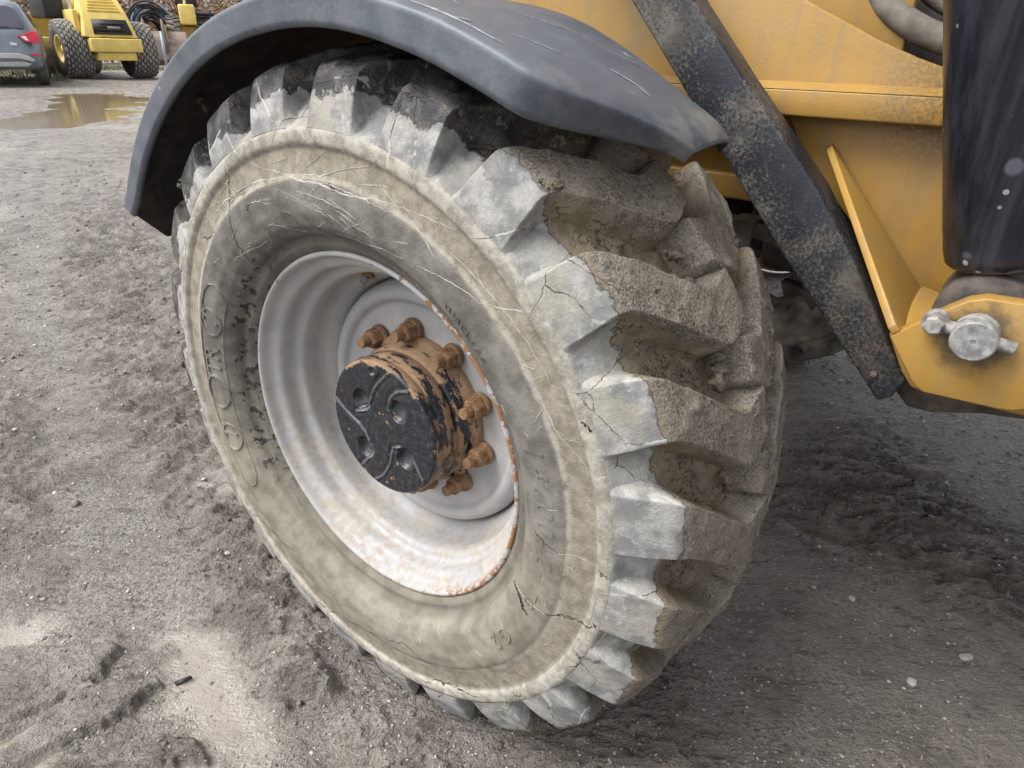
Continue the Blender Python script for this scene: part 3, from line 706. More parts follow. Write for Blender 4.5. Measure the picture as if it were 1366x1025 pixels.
# hub
def hub():
    nr, nt = 90, 260
    r = np.linspace(0, 1, nr)**.85*.105; th = np.arange(nt)*2*math.pi/nt
    T, Rr = np.meshgrid(th, r, indexing='ij'); x = Rr*np.cos(T); z = Rr*np.sin(T); y = np.full_like(x, .018)
    for rr, a in ((.055, 139), (.056, 49), (.064, -130), (.058, -36)):
        d = np.hypot(x-rr*math.cos(R_(a)), z-rr*math.sin(R_(a)))
        y = y + .0125*np.clip(1-(d/.0185)**2, 0, 1)**.55
    wear = np.zeros_like(x)
    for rr, a in ((.055, 139), (.056, 49), (.064, -130), (.058, -36)): wear = np.maximum(wear, .45*sstep(.0150, .0060, np.hypot(x-rr*math.cos(R_(a)), z-rr*math.sin(R_(a)))))  # hole floors tinted paler, imitating their wet metallic reflection
    cur = [[(-.103, .018), (-.078, .001), (-.053, -.007), (-.034, -.020), (-.026, -.040), (-.030, -.060), (-.060, -.093)],
           [(.020, -.026), (.033, -.018), (.050, -.020), (.066, -.031), (.082, -.060)],
           [(.018, .045), (.024, .063), (.038, .076), (.062, .084)],
           [(-.055, .012), (-.031, .021), (-.019, .046), (-.008, .070), (.022, .1)],
           [(-.025, -.102), (-.005, -.087), (.013, -.059), (.020, -.030)]]
    for c in cur:
        P = resample(c, 12); P[1:-1] = .25*P[:-2]+.5*P[1:-1]+.25*P[2:]; dm = np.full(x.shape, 9.); 
        for i in range(len(P)-1):
            a, b = P[i], P[i+1]; e = b-a; t = np.clip(((x-a[0])*e[0]+(z-a[1])*e[1])/(e@e), 0, 1)
            dm = np.minimum(dm, np.hypot(x-a[0]-e[0]*t, z-a[1]-e[1]*t))
        y = y - .0020*sstep(.0030, .0004, dm) + .0012*sstep(.0040, .0015, np.abs(dm-.0045)); wear = np.maximum(wear, sstep(.0024, .0008, dm))
    # plug hole near the rim of the cap
    d = np.hypot(x+.010, z-.094); y = y - .0025*sstep(.0105, .0095, d) + .006*sstep(.0062, .0050, d)
    V = np.stack([x, y, z], -1).reshape(-1, 3); F = grid_faces(nt, nr, wrap=True)
    n0 = len(V)
    sp = [(.1075, .0188), (.1090, .0215), (.1092, .034), (.1075, .0352), (.1075, .0368), (.1092, .038), (.1094, .066), (.1078, .0672), (.1078, .069), (.1105, .0702), (.1130, .074), (.1135, .088), (.1225, .0955), (.1245, .098), (.1245, .1085)]
    W = np.array([[rr*math.cos(t), yy, rr*math.sin(t)] for t in th for rr, yy in [(.105, .018)]+sp])
    F2 = grid_faces(nt, len(sp)+1, wrap=True)+n0
    o = mesh_obj('hub', np.vstack([V, W]), np.vstack([F, F2]), M_HUB, wheel)
    wr = np.r_[wear.ravel(), np.zeros(len(W))]; fcolor(o, np.stack([wr, wr, wr], 1))
    return o
hub()
# valve stem with rusty base
VB = Vector((.226*math.cos(R_(116)), .098, .226*math.sin(R_(116)))); VD = Vector((-.05, -.55, -.8)).normalized()
m = MB(); m.tube([VB, VB+VD*.016, VB+VD*.0165, VB+VD*.027], [.0062, .0058, .0042, .0040], 12)
m.build('valve_stem', M_PIN, wheel)
MB().tube([VB-VD*.004, VB+VD*.003, VB+VD*.0045], [.0125, .0125, .010], 18).build('valve_base', M_RUST, wheel)
# ribbons that lie on the sidewall: scratches and open cracks
def ribbon(m, pts, w, lift=.0008, wob=.0012, seed=0, taper=True):
    rng = np.random.default_rng(seed)
    P = np.array(pts, float); n = max(6, int(len(P)*9)); P = resample(np.c_[P[:, 0], np.radians(P[:, 1])*.36], n)
    P[1:-1] += rng.normal(0, wob, (n-2, 2)); P[:, 1] /= .36
    xy = np.c_[P[:, 0]*np.cos(P[:, 1]), P[:, 0]*np.sin(P[:, 1])]
    t = np.gradient(xy, axis=0); t /= np.linalg.norm(t, axis=1)[:, None]+1e-9; nn = np.c_[-t[:, 1], t[:, 0]]
    ww = w*(np.sin(np.linspace(.08, math.pi-.08, n))**.5 if taper else np.ones(n))*rng.uniform(.55, 1.3, n)
    V = []
    for i in range(n):
        for q in (-1, 0, 1):
            p = xy[i]+nn[i]*ww[i]*q*.5; rr = math.hypot(*p)
            V.append((p[0], float(y_side(rr))-(lift if q == 0 else .0001), p[1]))
    F = []
    for i in range(n-1):
        for q in (0, 1): F.append((i*3+q, i*3+q+1, i*3+q+4, i*3+q+3))
    m.add(V, F)
SCR = [[(0.42, 116.3), (0.39, 107.9), (0.369, 96.9), (0.363, 82.0), (0.388, 66.0), (0.4, 60)], [(0.411, 146.2), (0.388, 129.3), (0.38, 114.9), (0.374, 104.0), (0.376, 90.0), (0.408, 77.0)],
       [(0.43, 143.3), (0.386, 125.0), (0.374, 115.7)], [(0.384, 157.8), (0.37, 134.0), (0.379, 120.4), (0.383, 111.5)], [(0.363, 104.9), (0.329, 89.0)], [(0.35, 101.8), (0.333, 91.3)],
       [(0.356, 97.6), (0.343, 82.0)], [(0.323, 112.1), (0.303, 101.0)], [(0.37, 92.4), (0.367, 80.0), (0.369, 72.4)], [(0.367, 49.0), (0.383, 45.9), (0.409, 42.9)],
       [(0.323, 135.5), (0.308, 122.4), (0.308, 117.3)], [(0.306, 89.7), (0.310, 79.4), (0.329, 66.5)], [(0.336, 62.6), (0.354, 55.8), (0.369, 49.2)], [(0.33, 81.9), (0.328, 75.2)],
       [(0.354, 111.7), (0.326, 100.8)], [(0.362, 0.3), (0.389, 1.0), (0.411, 0.1)], [(0.309, -17.0), (0.341, -16.6), (0.364, -16.2)], [(.345, 96), (.338, 90)], [(.352, 88), (.340, 80)], [(.341, 86), (.333, 80)],
       [(.36, 118), (.352, 108), (.35, 104)], [(.34, 70), (.352, 66)], [(.425, 128), (.40, 122), (.372, 120)], [(.378, 60), (.39, 40), (.395, 30)], [(.372, 36), (.38, 24), (.405, 18)]]
m = MB()
for i, p in enumerate(SCR): ribbon(m, p, .0017 if i in (0, 1, 9) else .0011, .0005, .0006, i)
rng = np.random.default_rng(77)
for i in range(24):
    r1 = rng.uniform(.30, .405); a1 = rng.uniform(50, 150); l = rng.uniform(2, 7); k = rng.uniform(-.018, .022)
    ribbon(m, [(r1, a1), (min(.405, max(.298, r1+k)), a1-l)], .0009, .0005, .0004, 100+i)
for i in range(26):
    r1 = rng.uniform(.30, .40); a1 = rng.uniform(-80, 50); l = rng.uniform(.5, 2.5); k = rng.uniform(-.018, .022)
    ribbon(m, [(r1, a1), (min(.405, max(.298, r1+k)), a1-l)], .0009, .0005, .0004, 200+i)
o = m.build('dry_scratches', M_SCR, wheel); tag(o, kind='stuff')
CRK = [[(0.418, 119.4), (0.386, 123.0), (0.353, 126.3), (0.32, 129.0), (0.30, 131.4)], [(0.326, 2.8), (0.343, 1.2), (0.362, 0.3)], [(0.411, 0.1), (0.426, -0.2)],
       [(0.303, -18.4), (0.318, -17.6), (0.344, -20.4)], [(0.364, -16.2), (0.392, -13.2), (0.41, -12.6), (0.425, -10.8)], [(.42, -140), (0.385, -132), (0.341, -121.3)],
       [(0.425, -116.3), (0.406, -105.2), (0.366, -90.8), (0.344, -75.4), (0.379, -65.2)], [(.425, -76), (.405, -68), (.41, -60), (.42, -54)], [(0.417, 25.6), (0.426, 24.1)], [(.36, 116), (.35, 117)],
       [(.37, 88), (.364, 86)], [(.372, 134), (.378, 138), (.40, 142)], [(.418, -44), (.424, -40)]]
m = MB()
for i, p in enumerate(CRK): ribbon(m, p, .0021 if i not in (3,) else .005, .0004, .0016, 300+i, taper=i != 4)
o = m.build('mud_cracks', M_CRK, wheel); tag(o, kind='stuff')
# raised lettering bent round the sidewall
def letter(body, r_, th, size, depth=.0013, space=1.0, font_shear=0, align='CENTER', lift=.0):
    cu = bpy.data.curves.new('lettering', 'FONT'); cu.body = body; cu.size = size; cu.extrude = .0; cu.align_x = align; cu.align_y = 'CENTER'; cu.resolution_u = 5
    cu.shear = font_shear; cu.space_character = space; cu.offset = -size*.006
    ob = bpy.data.objects.new('lettering_curve', cu); COL.objects.link(ob); bpy.context.view_layer.update()
    me = bpy.data.meshes.new_from_object(ob.evaluated_get(bpy.context.evaluated_depsgraph_get()))
    V = np.array([v.co[:] for v in me.vertices]); F = [tuple(p.vertices) for p in me.polygons]
    bpy.data.objects.remove(ob); bpy.data.curves.remove(cu)
    # side walls from boundary edges
    from collections import Counter
    ec = Counter(tuple(sorted((f[i], f[(i+1) % len(f)]))) for f in F for i in range(len(f)))
    n = len(V); F2 = list(F)
    for f in F:
        for i in range(len(f)):
            a, b = f[i], f[(i+1) % len(f)]
            if ec[tuple(sorted((a, b)))] == 1: F2.append((b, a, a+n, b+n))
    out = []
    for lay in (0, 1):
        for v in V:
            rr = r_+v[1]; tt = R_(th)-v[0]/r_
            out.append((rr*math.cos(tt), float(y_side(rr))-(depth if lay == 0 else -.0006)-lift, rr*math.sin(tt)))
    bpy.data.meshes.remove(me)
    return out, F2
def letters(text, r_, th, size, pitch, **k):
    n = len(text)
    for i, ch in enumerate(text):
        if ch == ' ': continue
        a = th-math.degrees((i-(n-1)/2)*pitch/r_); m = MB(); m.add(*letter(ch, r_, a, size, **k)); m.build('raised_letter', M_T, wheel, smooth=False)
def ringm(m, r_, th, ru, rv, w, depth=.0012):
    n = 44
    V = []
    for k in range(n):
        t = 2*math.pi*k/n
        for q, dd in ((-1, -.0006), (-.6, depth), (.6, depth), (1, -.0006)):
            u = (ru+q*w/2)*math.cos(t); v = (rv+q*w/2)*math.sin(t); rr = r_+v; tt = R_(th)-u/r_
            V.append((rr*math.cos(tt), float(y_side(rr))-dd, rr*math.sin(tt)))
    F = [(k*4+q, k*4+q+1, ((k+1) % n)*4+q+1, ((k+1) % n)*4+q) for k in range(n) for q in range(3)]
    m.add(V, F)
m = MB(); ringm(m, .338, -176.2, .0300, .0235, .0050, .0030); m.build('raised_letter', M_T, wheel, smooth=False)
letters('TR', .336, 173.6, .046, .027, depth=.0030)
for a in (161.0, -161.6):
    m = MB(); ringm(m, .338, a, .0245, .0215, .0040, .0028); m.build('raised_ring', M_T, wheel, smooth=False)
    letters('T', .337, a-.4, .046, .03, depth=.0028, font_shear=.3)
letters('TUBELESS', .325, 47.0, .0155, .0105, depth=.0012)
letters('14.00-24', .342, 7.0, .036, .0245, depth=.0009, font_shear=.25)
letters('TG', .338, -15, .022, .016, depth=.0009, font_shear=.25); letters('G2', .338, -34, .032, .026, depth=.0013)
# raised border of the lettering panel
m = MB()
def raised_line(m, pts, w=.0028, d=.0020):
    P = resample(np.c_[[p[0] for p in pts], np.radians([p[1] for p in pts])*.36], 40); P[1:-1] = .25*P[:-2]+.5*P[1:-1]+.25*P[2:]; P[:, 1] /= .36
    xy = np.c_[P[:, 0]*np.cos(P[:, 1]), P[:, 0]*np.sin(P[:, 1])]; t = np.gradient(xy, axis=0); t /= np.linalg.norm(t, axis=1)[:, None]; nn = np.c_[-t[:, 1], t[:, 0]]
    V = []
    for i in range(len(P)):
        for q, dd in ((-1, -.0005), (-.4, d), (.4, d), (1, -.0005)):
            p = xy[i]+nn[i]*w*q*.5; V.append((p[0], float(y_side(math.hypot(*p)))-dd, p[1]))
    m.add(V, [(i*4+q, i*4+q+1, i*4+q+5, i*4+q+4) for i in range(len(P)-1) for q in range(3)])
raised_line(m, [(.312, 152), (.314, 165), (.314, 180), (.314, 200), (.318, 213), (.335, 217), (.35, 214), (.360, 205), (.362, 190), (.362, 170), (.358, 152), (.345, 146.5), (.328, 146.5), (.312, 152)])
m.build('lettering_border', M_T, wheel)
# clods of mud stuck in the tread
def clods(n, seed, place, name='mud_clods', parent=wheel):
    rng = np.random.default_rng(seed); V0, F0 = ico(3 if n < 90 else 2); Vs = []; Fs = []; c = 0
    for i in range(n):
        p, s = place(rng, i)
        sc = s*rng.uniform(.7, 1.3, 3); q = V0*sc
        nn = fbm(V0[:, 0]*1.6+i*7, V0[:, 1]*1.6, V0[:, 2]*1.6, oct=3, s=400)
        q = q*(1+.95*nn[:, None])+np.array(p); Vs.append(q); Fs.append(F0+c); c += len(V0)
    o = mesh_obj(name, np.vstack(Vs), np.vstack(Fs), M_CLOD, parent); tag(o, kind='stuff'); return o
def pol(r, deg, y): return (r*math.cos(R_(deg)), y, r*math.sin(R_(deg)))
HERO = [(25.4, .118, .500, .013), (24.2, .110, .500, .014), (23.0, .102, .499, .013), (26.3, .124, .501, .010), (40.1, .105, .500, .009), (39.6, .112, .502, .010), (39.2, .120, .501, .008), (36.0, .112, .500, .009), (35.7, .120, .502, .008),
        (52.8, -.012, .507, .006), (52.0, -.012, .508, .006), (4.6, .06, .497, .012), (5.2, .07, .498, .011), (8.2, .10, .499, .010), (58, .05, .510, .010), (57.5, .085, .512, .009), (141, -.006, .50, .011), (139.5, -.01, .497, .009), (20, .235, .512, .008), (10, .09, .498, .010)]
def place_a(rng, i):
    if i < len(HERO)*3:
        a, y, r, s = HERO[i % len(HERO)]; j = i//len(HERO)
        return pol(r+rng.normal(0, .002), a+rng.normal(0, .5)*(j > 0), y+rng.normal(0, .007)*(j > 0)), s*(.62 if j == 0 else rng.uniform(.25, .5))
    a = rng.uniform(-20, 66); y = rng.uniform(.02, .28); k = rng.beta(1.2, 5)
    yy = min(y, .30-y); c_ = np.interp(yy, [r_[0][0] for r_ in LUG[:11]], [r_[2] for r_ in LUG[:11]]); o_ = PH+(0 if y < .15 else 7.2)+c_
    on = abs((a-o_+STEP/2) % STEP-STEP/2) < 3.3
    base = np.interp(yy, [0, .07, .15], [.503, .517, .5262]) if on else np.interp(yy, [0, .07, .15], [.464, .475, .484])
    return pol(base-rng.uniform(.0015, .004), a, y), .0010+.0040*k
clods(len(HERO)*3, 9, place_a)
clods(1100, 19, lambda rng, i: place_a(rng, 10**6))
clods(1500, 29, lambda rng, i: (lambda p, s_: ((p[0]*1.004, p[1], p[2]*1.004), .0011+.0018*rng.beta(1.2, 3)))(*place_a(rng, 10**6)))

# far wheel on the other end of the axle
far = MB().lathe([(p[0], p[1]) for p in RIMP], 64).build('wheel', M_GREY, machine)
far.location = (0, 2.07, 0); far.rotation_euler = (0, 0, math.pi)
M_T0 = M_T; M_T = simple('shaded_dusty_tyre', (.115, .103, .086), .85, 0, .65, 14, .003)  # darker tyre copy: dusty rubber with the far side's dim light painted in
tyre_mesh(far, 240)
fl = []
for k in range(NL):
    lug_mesh(PH+STEP*k, False, k*3.7, far, na=26, nb=14); lug_mesh(PH+7.2+STEP*k, True, k*2.7, far, na=26, nb=14)
M_T = M_T0
MB().lathe([(.205, .12), (.18, .10), (.09, .10), (.09, .03), (.001, .03)], 40).build('wheel_disc', M_DUST, far)
m = MB().lathe([(.001, .14), (.15, .14), (.17, .17), (.17, .24), (.12, .26), (.12, .33), (.001, .33)], 40); m.build('brake_drum', M_RUST, far)

# axle, steering parts and underbody
m = MB(); m.box(-.07, .07, .40, 1.80, -.06, .07); m.lathe([(.001, -.17), (.10, -.16), (.16, -.09), (.18, 0), (.16, .09), (.10, .16), (.001, .17)], 32, c=(.02, 1.06, 0))
m.build('axle_beam', M_DKBR, machine, bevel=.012)
m = MB().lathe([(.001, .09), (.12, .10), (.14, .14), (.14, .21), (.085, .22), (.085, .34), (.001, .34)], 40); m.build('axle_hub', M_DKBR, machine)
m = MB().lathe([(.001, -.06), (.050, -.06), (.055, -.05), (.055, .05), (.045, .06), (.001, .06)], 28, axis='x', c=(.20, .80, .20)); m.lathe([(.03, -.075), (.035, -.07), (.035, -.055)], 20, axis='x', c=(.20, .80, .20))
m.build('steering_joint', M_DUST, machine)
MB().tube([(.10, .50, .300), (.27, .50, .287), (.36, .50, .270), (.46, .50, .245)], .0115, 14).build('tie_rod', M_HOSE, machine)
m = MB(); m.box(.318, .352, .476, .486, .218, .285); m.box(.318, .352, .476, .53, .283, .289)
m.build('rod_bracket', M_HOSE, machine, bevel=.002)
MB().lathe([(.001, -.008), (.006, -.008), (.0065, -.006), (.0065, .0), (.009, .001)], 6, c=(.335, .475, .252)).build('bracket_bolt', M_PIN, machine)
m = MB(); m.tube([(.20, .52, .345), (.26, .50, .335), (.30, .49, .345)], .003, 8); m.build('brake_pipe', M_HOSE, machine)
m = MB(); m.box(.30, .62, .62, 1.3, .205, .30); m.box(.34, .44, .58, .66, .19, .25)
m.build('transmission_case', M_DKBR, machine, bevel=.015)
m = MB(); m.poly([(.38, .17), (.40, .12), (.42, .15), (.44, .13), (.45, .16)], .60, .63); m.tube([(.30, .60, .16), (.38, .60, .13), (.46, .62, .17)], .010, 10); m.build('drain_hose', M_DUST, machine)
m = MB(); m.tube([(.18, 1.55, .02), (.28, 1.60, -.06), (.30, 1.62, -.16)], .035, 14); m.box(.16, .28, 1.58, 1.70, -.12, .04); m.build('brake_caliper', M_DKBR, machine, bevel=.01)
# frames
m = MB(); m.poly([(-.75, .332), (.44, .332), (.50, .36), (.50, .70), (-.75, .70)], .448, .462); m.poly([(-.75, .328), (.40, .328), (.42, .362), (-.75, .362)], .424, .450)
m.build('axle_frame', M_Y, machine, bevel=.003)
m = MB(); m.poly([(-.75, .46), (.80, .46), (.80, .468), (.554, .508), (.525, .517), (.481, .534), (.429, .558), (.387, .577), (.33, .605), (.24, .66), (.10, .72), (-.75, .74)], .400, .4145)
up_pl = m.build('chassis_plate', M_Y, machine, bevel=.002)
m = MB(); m.poly([(.10, .4485), (.80, .4485), (.80, .480), (.10, .478)], .370, .4005); m.add([(.10, .370, .4781), (.80, .370, .4801), (.80, .400, .4880), (.10, .400, .4860)], [(0, 1, 2, 3)])
m.build('chassis_rail', M_Y, machine, bevel=.0025)
rw = np.random.default_rng(3)
MB().tube([(.452+.164*t, .4105, .409-.187*t) for t in np.linspace(.04, .98, 60)], [.0030+.0010*rw.random() for _ in range(60)], 8).build('weld_bead', M_Y, machine)
MB().tube([(.05+.7*t, .3995, .4495) for t in np.linspace(.5, .98, 70)], [.0022+.0008*rw.random() for _ in range(70)], 8).build('weld_bead', M_Y, machine)
MB().poly([(.645, .205), (.95, .205), (.95, .4485), (.39, .4485), (.42, .400), (.52, .30), (.60, .19)], .412, .424).build('side_plate', M_Y, machine, bevel=.002)
# gusset standing out from the side plate
def slab(pts, n, t):
    """plate through 3-D points with thickness t along n"""
    n = Vector(n).normalized()*t; k = len(pts)
    V = [tuple(p) for p in pts]+[tuple(Vector(p)+n) for p in pts]
    F = [tuple(range(k))[::-1], tuple(range(k, 2*k))]+[(i, (i+1) % k, k+(i+1) % k, k+i) for i in range(k)]
    return V, F
mg = MB(); mg.add(*slab([(.446, .4115, .412), (.449, .388, .414), (.4945, .205, .412), (.603, .200, .262), (.6135, .215, .228), (.616, .4115, .225)], (-.74, 0, -.67), .0095))
MB().add(*slab([(.446, .4115, .412), (.452, .392, .409), (.594, .2000, .264), (.600, .2000, .258), (.616, .4115, .222)], (.70, 0, .70), .0085)).build('gusset_plate', M_Y, machine, bevel=.0012)
PP = [(.598, .256), (.639, .296), (.654, .3085), (.668, .3140), (.700, .3150), (.735, .300), (.758, .262), (.748, .232), (.732, .216), (.720, .2095), (.707, .2075), (.642, .2045), (.631, .2120), (.6235, .2220)]
MB().poly(PP, .200, .222).build('pin_plate', M_Y, machine, bevel=.0016)
MB().poly([(.594, .25), (.616, .212), (.630, .196), (.645, .194), (.76, .198), (.78, .22), (.60, .262)], .224, .3985).build('pin_bracket_box', M_Y, machine, bevel=.003)
MB().poly([(.600, .215), (.606, .140), (.628, .120), (.656, .121), (.704, .137), (.82, .156), (.82, .215)], .345, .369).build('rear_pin_plate', M_DKBR, machine, bevel=.002)  # dark colour carries the shade on this rear twin of the pin plate
# pin with retaining bar
m = MB(); m.lathe([(.0001, -.0335), (.0022, -.0335), (.0025, -.0350), (.0180, -.0350), (.0196, -.0335), (.0200, -.002), (.0200, .17)], 40, c=(.669, .205, .279)); m.build('pivot_pin', M_PIN, machine, smooth=False)
m = MB(); m.tube([(.634, .189, .2840), (.669, .189, .2790), (.7030, .189, .2745)], .0066, 14); m.build('retaining_bar', M_GREY, machine, bevel=.001)
m = MB(); m.lathe([(.001, -.006), (.0118, -.006), (.0122, -.003), (.0122, .0065), (.012, .007)], 24, c=(.634, .191, .2842)); m.lathe([(.0075, .0), (.0090, -.0012), (.0093, -.0020), (.0093, -.0078), (.0080, -.0090), (.0001, -.0090)], 6, c=(.6335, .185, .2838), ph=.3)
m.build('locking_bolt', M_GREY, machine, smooth=False)
# the ram
axd = Vector((-.065, -.018, .244)).normalized()
base = Vector((.670, .288, .333))
def along(r, t): return base+axd*t
M3 = axd.to_track_quat('Z', 'Y').to_matrix()
def ram(name, prof, mat, n=48, **k):
    V = []
    for r, h in prof:
        for i in range(n):
            t = 2*math.pi*i/n; V.append(tuple(base+M3 @ Vector((r*math.cos(t), r*math.sin(t), h))))
    F = [(i*n+k_, i*n+(k_+1) % n, (i+1)*n+(k_+1) % n, (i+1)*n+k_) for i in range(len(prof)-1) for k_ in range(n)]
    return mesh_obj(name, V, F, mat, machine, **k)
ram('ram_tube', [(.030, .0), (.048, .0), (.0515, .004), (.0525, .012), (.0530, .014), (.0530, .034), (.0535, .035), (.0535, .9), (.001, .9)], M_RAM, auto=40)
ram('ram_seal', [(.034, -.002), (.047, -.001), (.0485, .0005)], M_RUST)
ram('ram_rod', [(.040, -.030), (.041, -.024), (.038, -.018), (.041, -.012), (.037, -.006), (.040, .004), (.03, .01)], M_DARK)
m = MB(); m.lathe([(.022, -.045), (.045, -.045), (.048, -.040), (.048, .040), (.045, .045), (.022, .045)], 40, c=(.672, .287, .279)); m.build('ram_eye', M_DKBR, machine)
# black diagonal brace
MB().box(.02, .14, .345, .57, .70, .78).build('brace_bracket', M_BR, machine, bevel=.004)
MB().poly([(.025, .765), (.110, .765), (.287, .572), (.363, .490), (.420, .432), (.473, .377), (.530, .302), (.6195, .170), (.610, .145), (.597, .1355), (.456, .285), (.396, .353), (.202, .574)], .300, .352).build('diagonal_brace', M_BR, machine, bevel=.0045, seg=3)
MB().tube([(.585, .30, .170), (.585, .296, .170)], [.0048, .0036], 9).build('brace_bolt', M_CLOD, machine)
# hoses, tank behind the curved plate
def smooth_path(p, n=24):
    P = resample(p, n)
    for _ in range(6): P[1:-1] = .25*P[:-2]+.5*P[1:-1]+.25*P[2:]
    return [tuple(q) for q in P]
MB().tube(smooth_path([(.415, .50, .66), (.432, .47, .615), (.462, .455, .575), (.510, .45, .545), (.56, .45, .530), (.64, .46, .52)]), .0155, 20).build('hydraulic_hose', M_HOSE, machine)
MB().tube(smooth_path([(.45, .56, .66), (.465, .535, .62), (.495, .52, .585), (.545, .51, .56), (.62, .52, .55)]), .0065, 16).build('hydraulic_hose', M_HOSE, machine)
m = MB(); m.tube(smooth_path([(.34, .47, .64), (.385, .47, .598), (.42, .465, .58)], 8), .011, 16); m.build('hydraulic_hose', M_DARK, machine)
m = MB(); m.lathe([(.0118, -.014), (.016, -.014), (.016, .014), (.0118, .014)], 20, axis='x', c=(.395, .468, .594)); m.box(.36, .44, .50, .56, .50, .60); m.build('hose_clamp', M_DUST, machine, bevel=.002)
MB().box(.46, .95, .565, .95, .44, .78).build('oil_tank', M_TANK, machine, bevel=.05, seg=5)
# deck and cab sides above the frame, out of the picture but shading the ground
m = MB(); m.box(-.45, 2.2, .60, 1.60, .61, .735); m.box(-.75, 2.6, .56, 1.62, .34, .60)
m.build('upper_body', M_DARK, machine, bevel=.02)
MB().box(-.45, 2.6, .56, 1.66, .74, 1.34).build('engine_cover', M_Y, machine, bevel=.03)
MB().box(.3, 2.3, .50, 1.6, 1.36, 2.45).build('cab', M_TANK, machine, bevel=.04)
m = MB(); m.box(.72, 1.5, .43, .60, .24, .60); m.build('stabiliser_box', M_Y, machine, bevel=.006)

# mudguard
M_FSC = simple('scuffed_plastic_line', (.27, .28, .29), .8, 0, .4, 90)
FSCR = [([(77, -.034), (72, -.035), (67, -.034), (63.5, -.034)], .0016), ([(58.7, .063), (57.5, .071), (55.6, .079), (53.5, .081)], .0009), ([(73.6, .05), (71.4, .087), (67.7, .107), (64.1, .132)], .0005), ([(70, -.03), (68.5, -.02)], .0009), ([(90, -.02), (84, .0)], .0006), ([(66, .0), (60, .03)], .0005), ([(118, -.036), (112, -.037)], .0008), ([(131, -.036), (129, -.033)], .0012), ([(62, .12), (58, .15)], .0005), ([(80, .06), (74, .02)], .0005)]
def fender():
    nt, ny = 260, 90
    th = np.linspace(161, 47.3, nt)
    y0 = np.interp(th, [47.3, 48.0, 50, 52.5, 55.5, 59, 62, 161], [.100, .086, .062, .024, -.025, -.048, -.05, -.05])
    y1 = np.interp(th, [47.3, 48, 50, 53, 56, 60, 66, 74, 90, 161], [.200, .203, .203, .196, .203, .213, .238, .275, .32, .33])
    rr = np.interp(th, [43, 48, 52, 58, 66, 76, 100, 127, 142, 153, 161], [.590, .590, .588, .583, .576, .571, .568, .573, .581, .588, .594])
    for _ in range(8):
        for q in (y0, y1, rr): q[1:-1] = .25*q[:-2]+.5*q[1:-1]+.25*q[2:]
    u = np.linspace(0, 1, ny)
    lipd = np.interp(th, [43, 48, 52, 58, 66, 150, 161], [.017, .019, .030, .041, .041, .030, .026])
    V = np.zeros((nt, ny, 3)); wear = np.zeros((nt, ny)); LIP = 22
    for i in range(nt):
        for j in range(ny):
            if j < LIP:                                        # rolled outer lip
                q = j/LIP; a = q*math.pi/2
                y = y0[i]+.0030*(1-q)+(.0100*(max(0, q-.55)/.45)**2.6); r = rr[i]-lipd[i]+lipd[i]*(q/.72 if q < .55 else .764+.236*math.sin((q-.55)/.45*math.pi/2))
                if q < .10: y += .004*(1-q/.10)
            else:
                q = (j-LIP+1)/(ny-LIP); y = y0[i]+.010+(y1[i]-y0[i]-.010)*q
                r = rr[i]+.006*math.sin(q*math.pi)**.8 - .014*sstep(.85, 1.0, q)
            r -= .005*max(0, (i-(nt-8))/7)**2
            te = th[i]
            if th[i] > 150: te = 150+(th[i]-150)*np.clip(.30+(y+.05)*9, .3, 1.0)
            t = math.radians(te); V[i, j] = (r*math.cos(t), y, r*math.sin(t))
            wear[i, j] = .22*sstep(.12, .5, 1-abs(j/LIP-.6)) if j < LIP*1.4 else 0
    # skirt thickness is real: a second, inner skin
    P = V.reshape(-1, 3); N = np.c_[P[:, 0], np.zeros(len(P)), P[:, 2]]; N /= np.linalg.norm(N, axis=1)[:, None]
    inner = P - N*.0045; jj = np.tile(np.arange(ny), nt); lipm = np.clip(1-jj/LIP, 0, 1)
    inner[:, 1] += .0045*lipm; inner += N*(.0045*lipm)[:, None]
    F = grid_faces(nt, ny); F2 = F[:, ::-1]+len(P)
    ed = []
    def strip(idx):
        a = idx[:-1]; b = idx[1:]; ed.append(np.stack([b, a, a+len(P), b+len(P)], 1))
    strip(np.arange(nt)*ny); strip((np.arange(nt)*ny+ny-1)[::-1]); strip(np.arange(ny)[::-1]); strip((nt-1)*ny+np.arange(ny))
    o = mesh_obj('mudguard', np.vstack([P, inner]), np.vstack([F, F2]+ed), M_F, machine)
    w = wear.ravel(); w = np.clip(w*(.6+fbm(P[:, 0]*9, P[:, 1]*9, P[:, 2]*9, oct=3, s=501)), 0, 1)
    endw = sstep(54, 48, np.repeat(th, ny))*.4
    w = np.clip(np.maximum(w, endw), 0, 1)
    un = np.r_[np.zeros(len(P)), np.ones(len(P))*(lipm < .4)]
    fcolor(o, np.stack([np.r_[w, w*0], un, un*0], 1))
    def surf(t, y):
        fi = (th[0]-t)/(th[0]-th[-1])*(nt-1); i = int(min(nt-2, max(0, fi))); a = fi-i; out = 0
        for ii, wgt in ((i, 1-a), (i+1, a)):
            fj = LIP+np.clip((y-y0[ii]-.010)/(y1[ii]-y0[ii]-.010), 0, .99)*(ny-LIP-1); jj_ = int(fj); b = fj-jj_
            out = out+wgt*((1-b)*V[ii, jj_]+b*V[ii, min(ny-1, jj_+1)])
        return out*np.array([1.0012, 1, 1.0012])
    m = MB()
    for k, (pts, w) in enumerate(FSCR):
        P = resample(pts, 26); rg = np.random.default_rng(k)
        m.tube([tuple(surf(a, b)) for a, b in P], [.9*w*math.sin(.1+2.9*q/25)*rg.uniform(.85, 1.1) for q in range(26)], 5)
    tag(m.build('scuff_marks', M_FSC, o), kind='stuff')
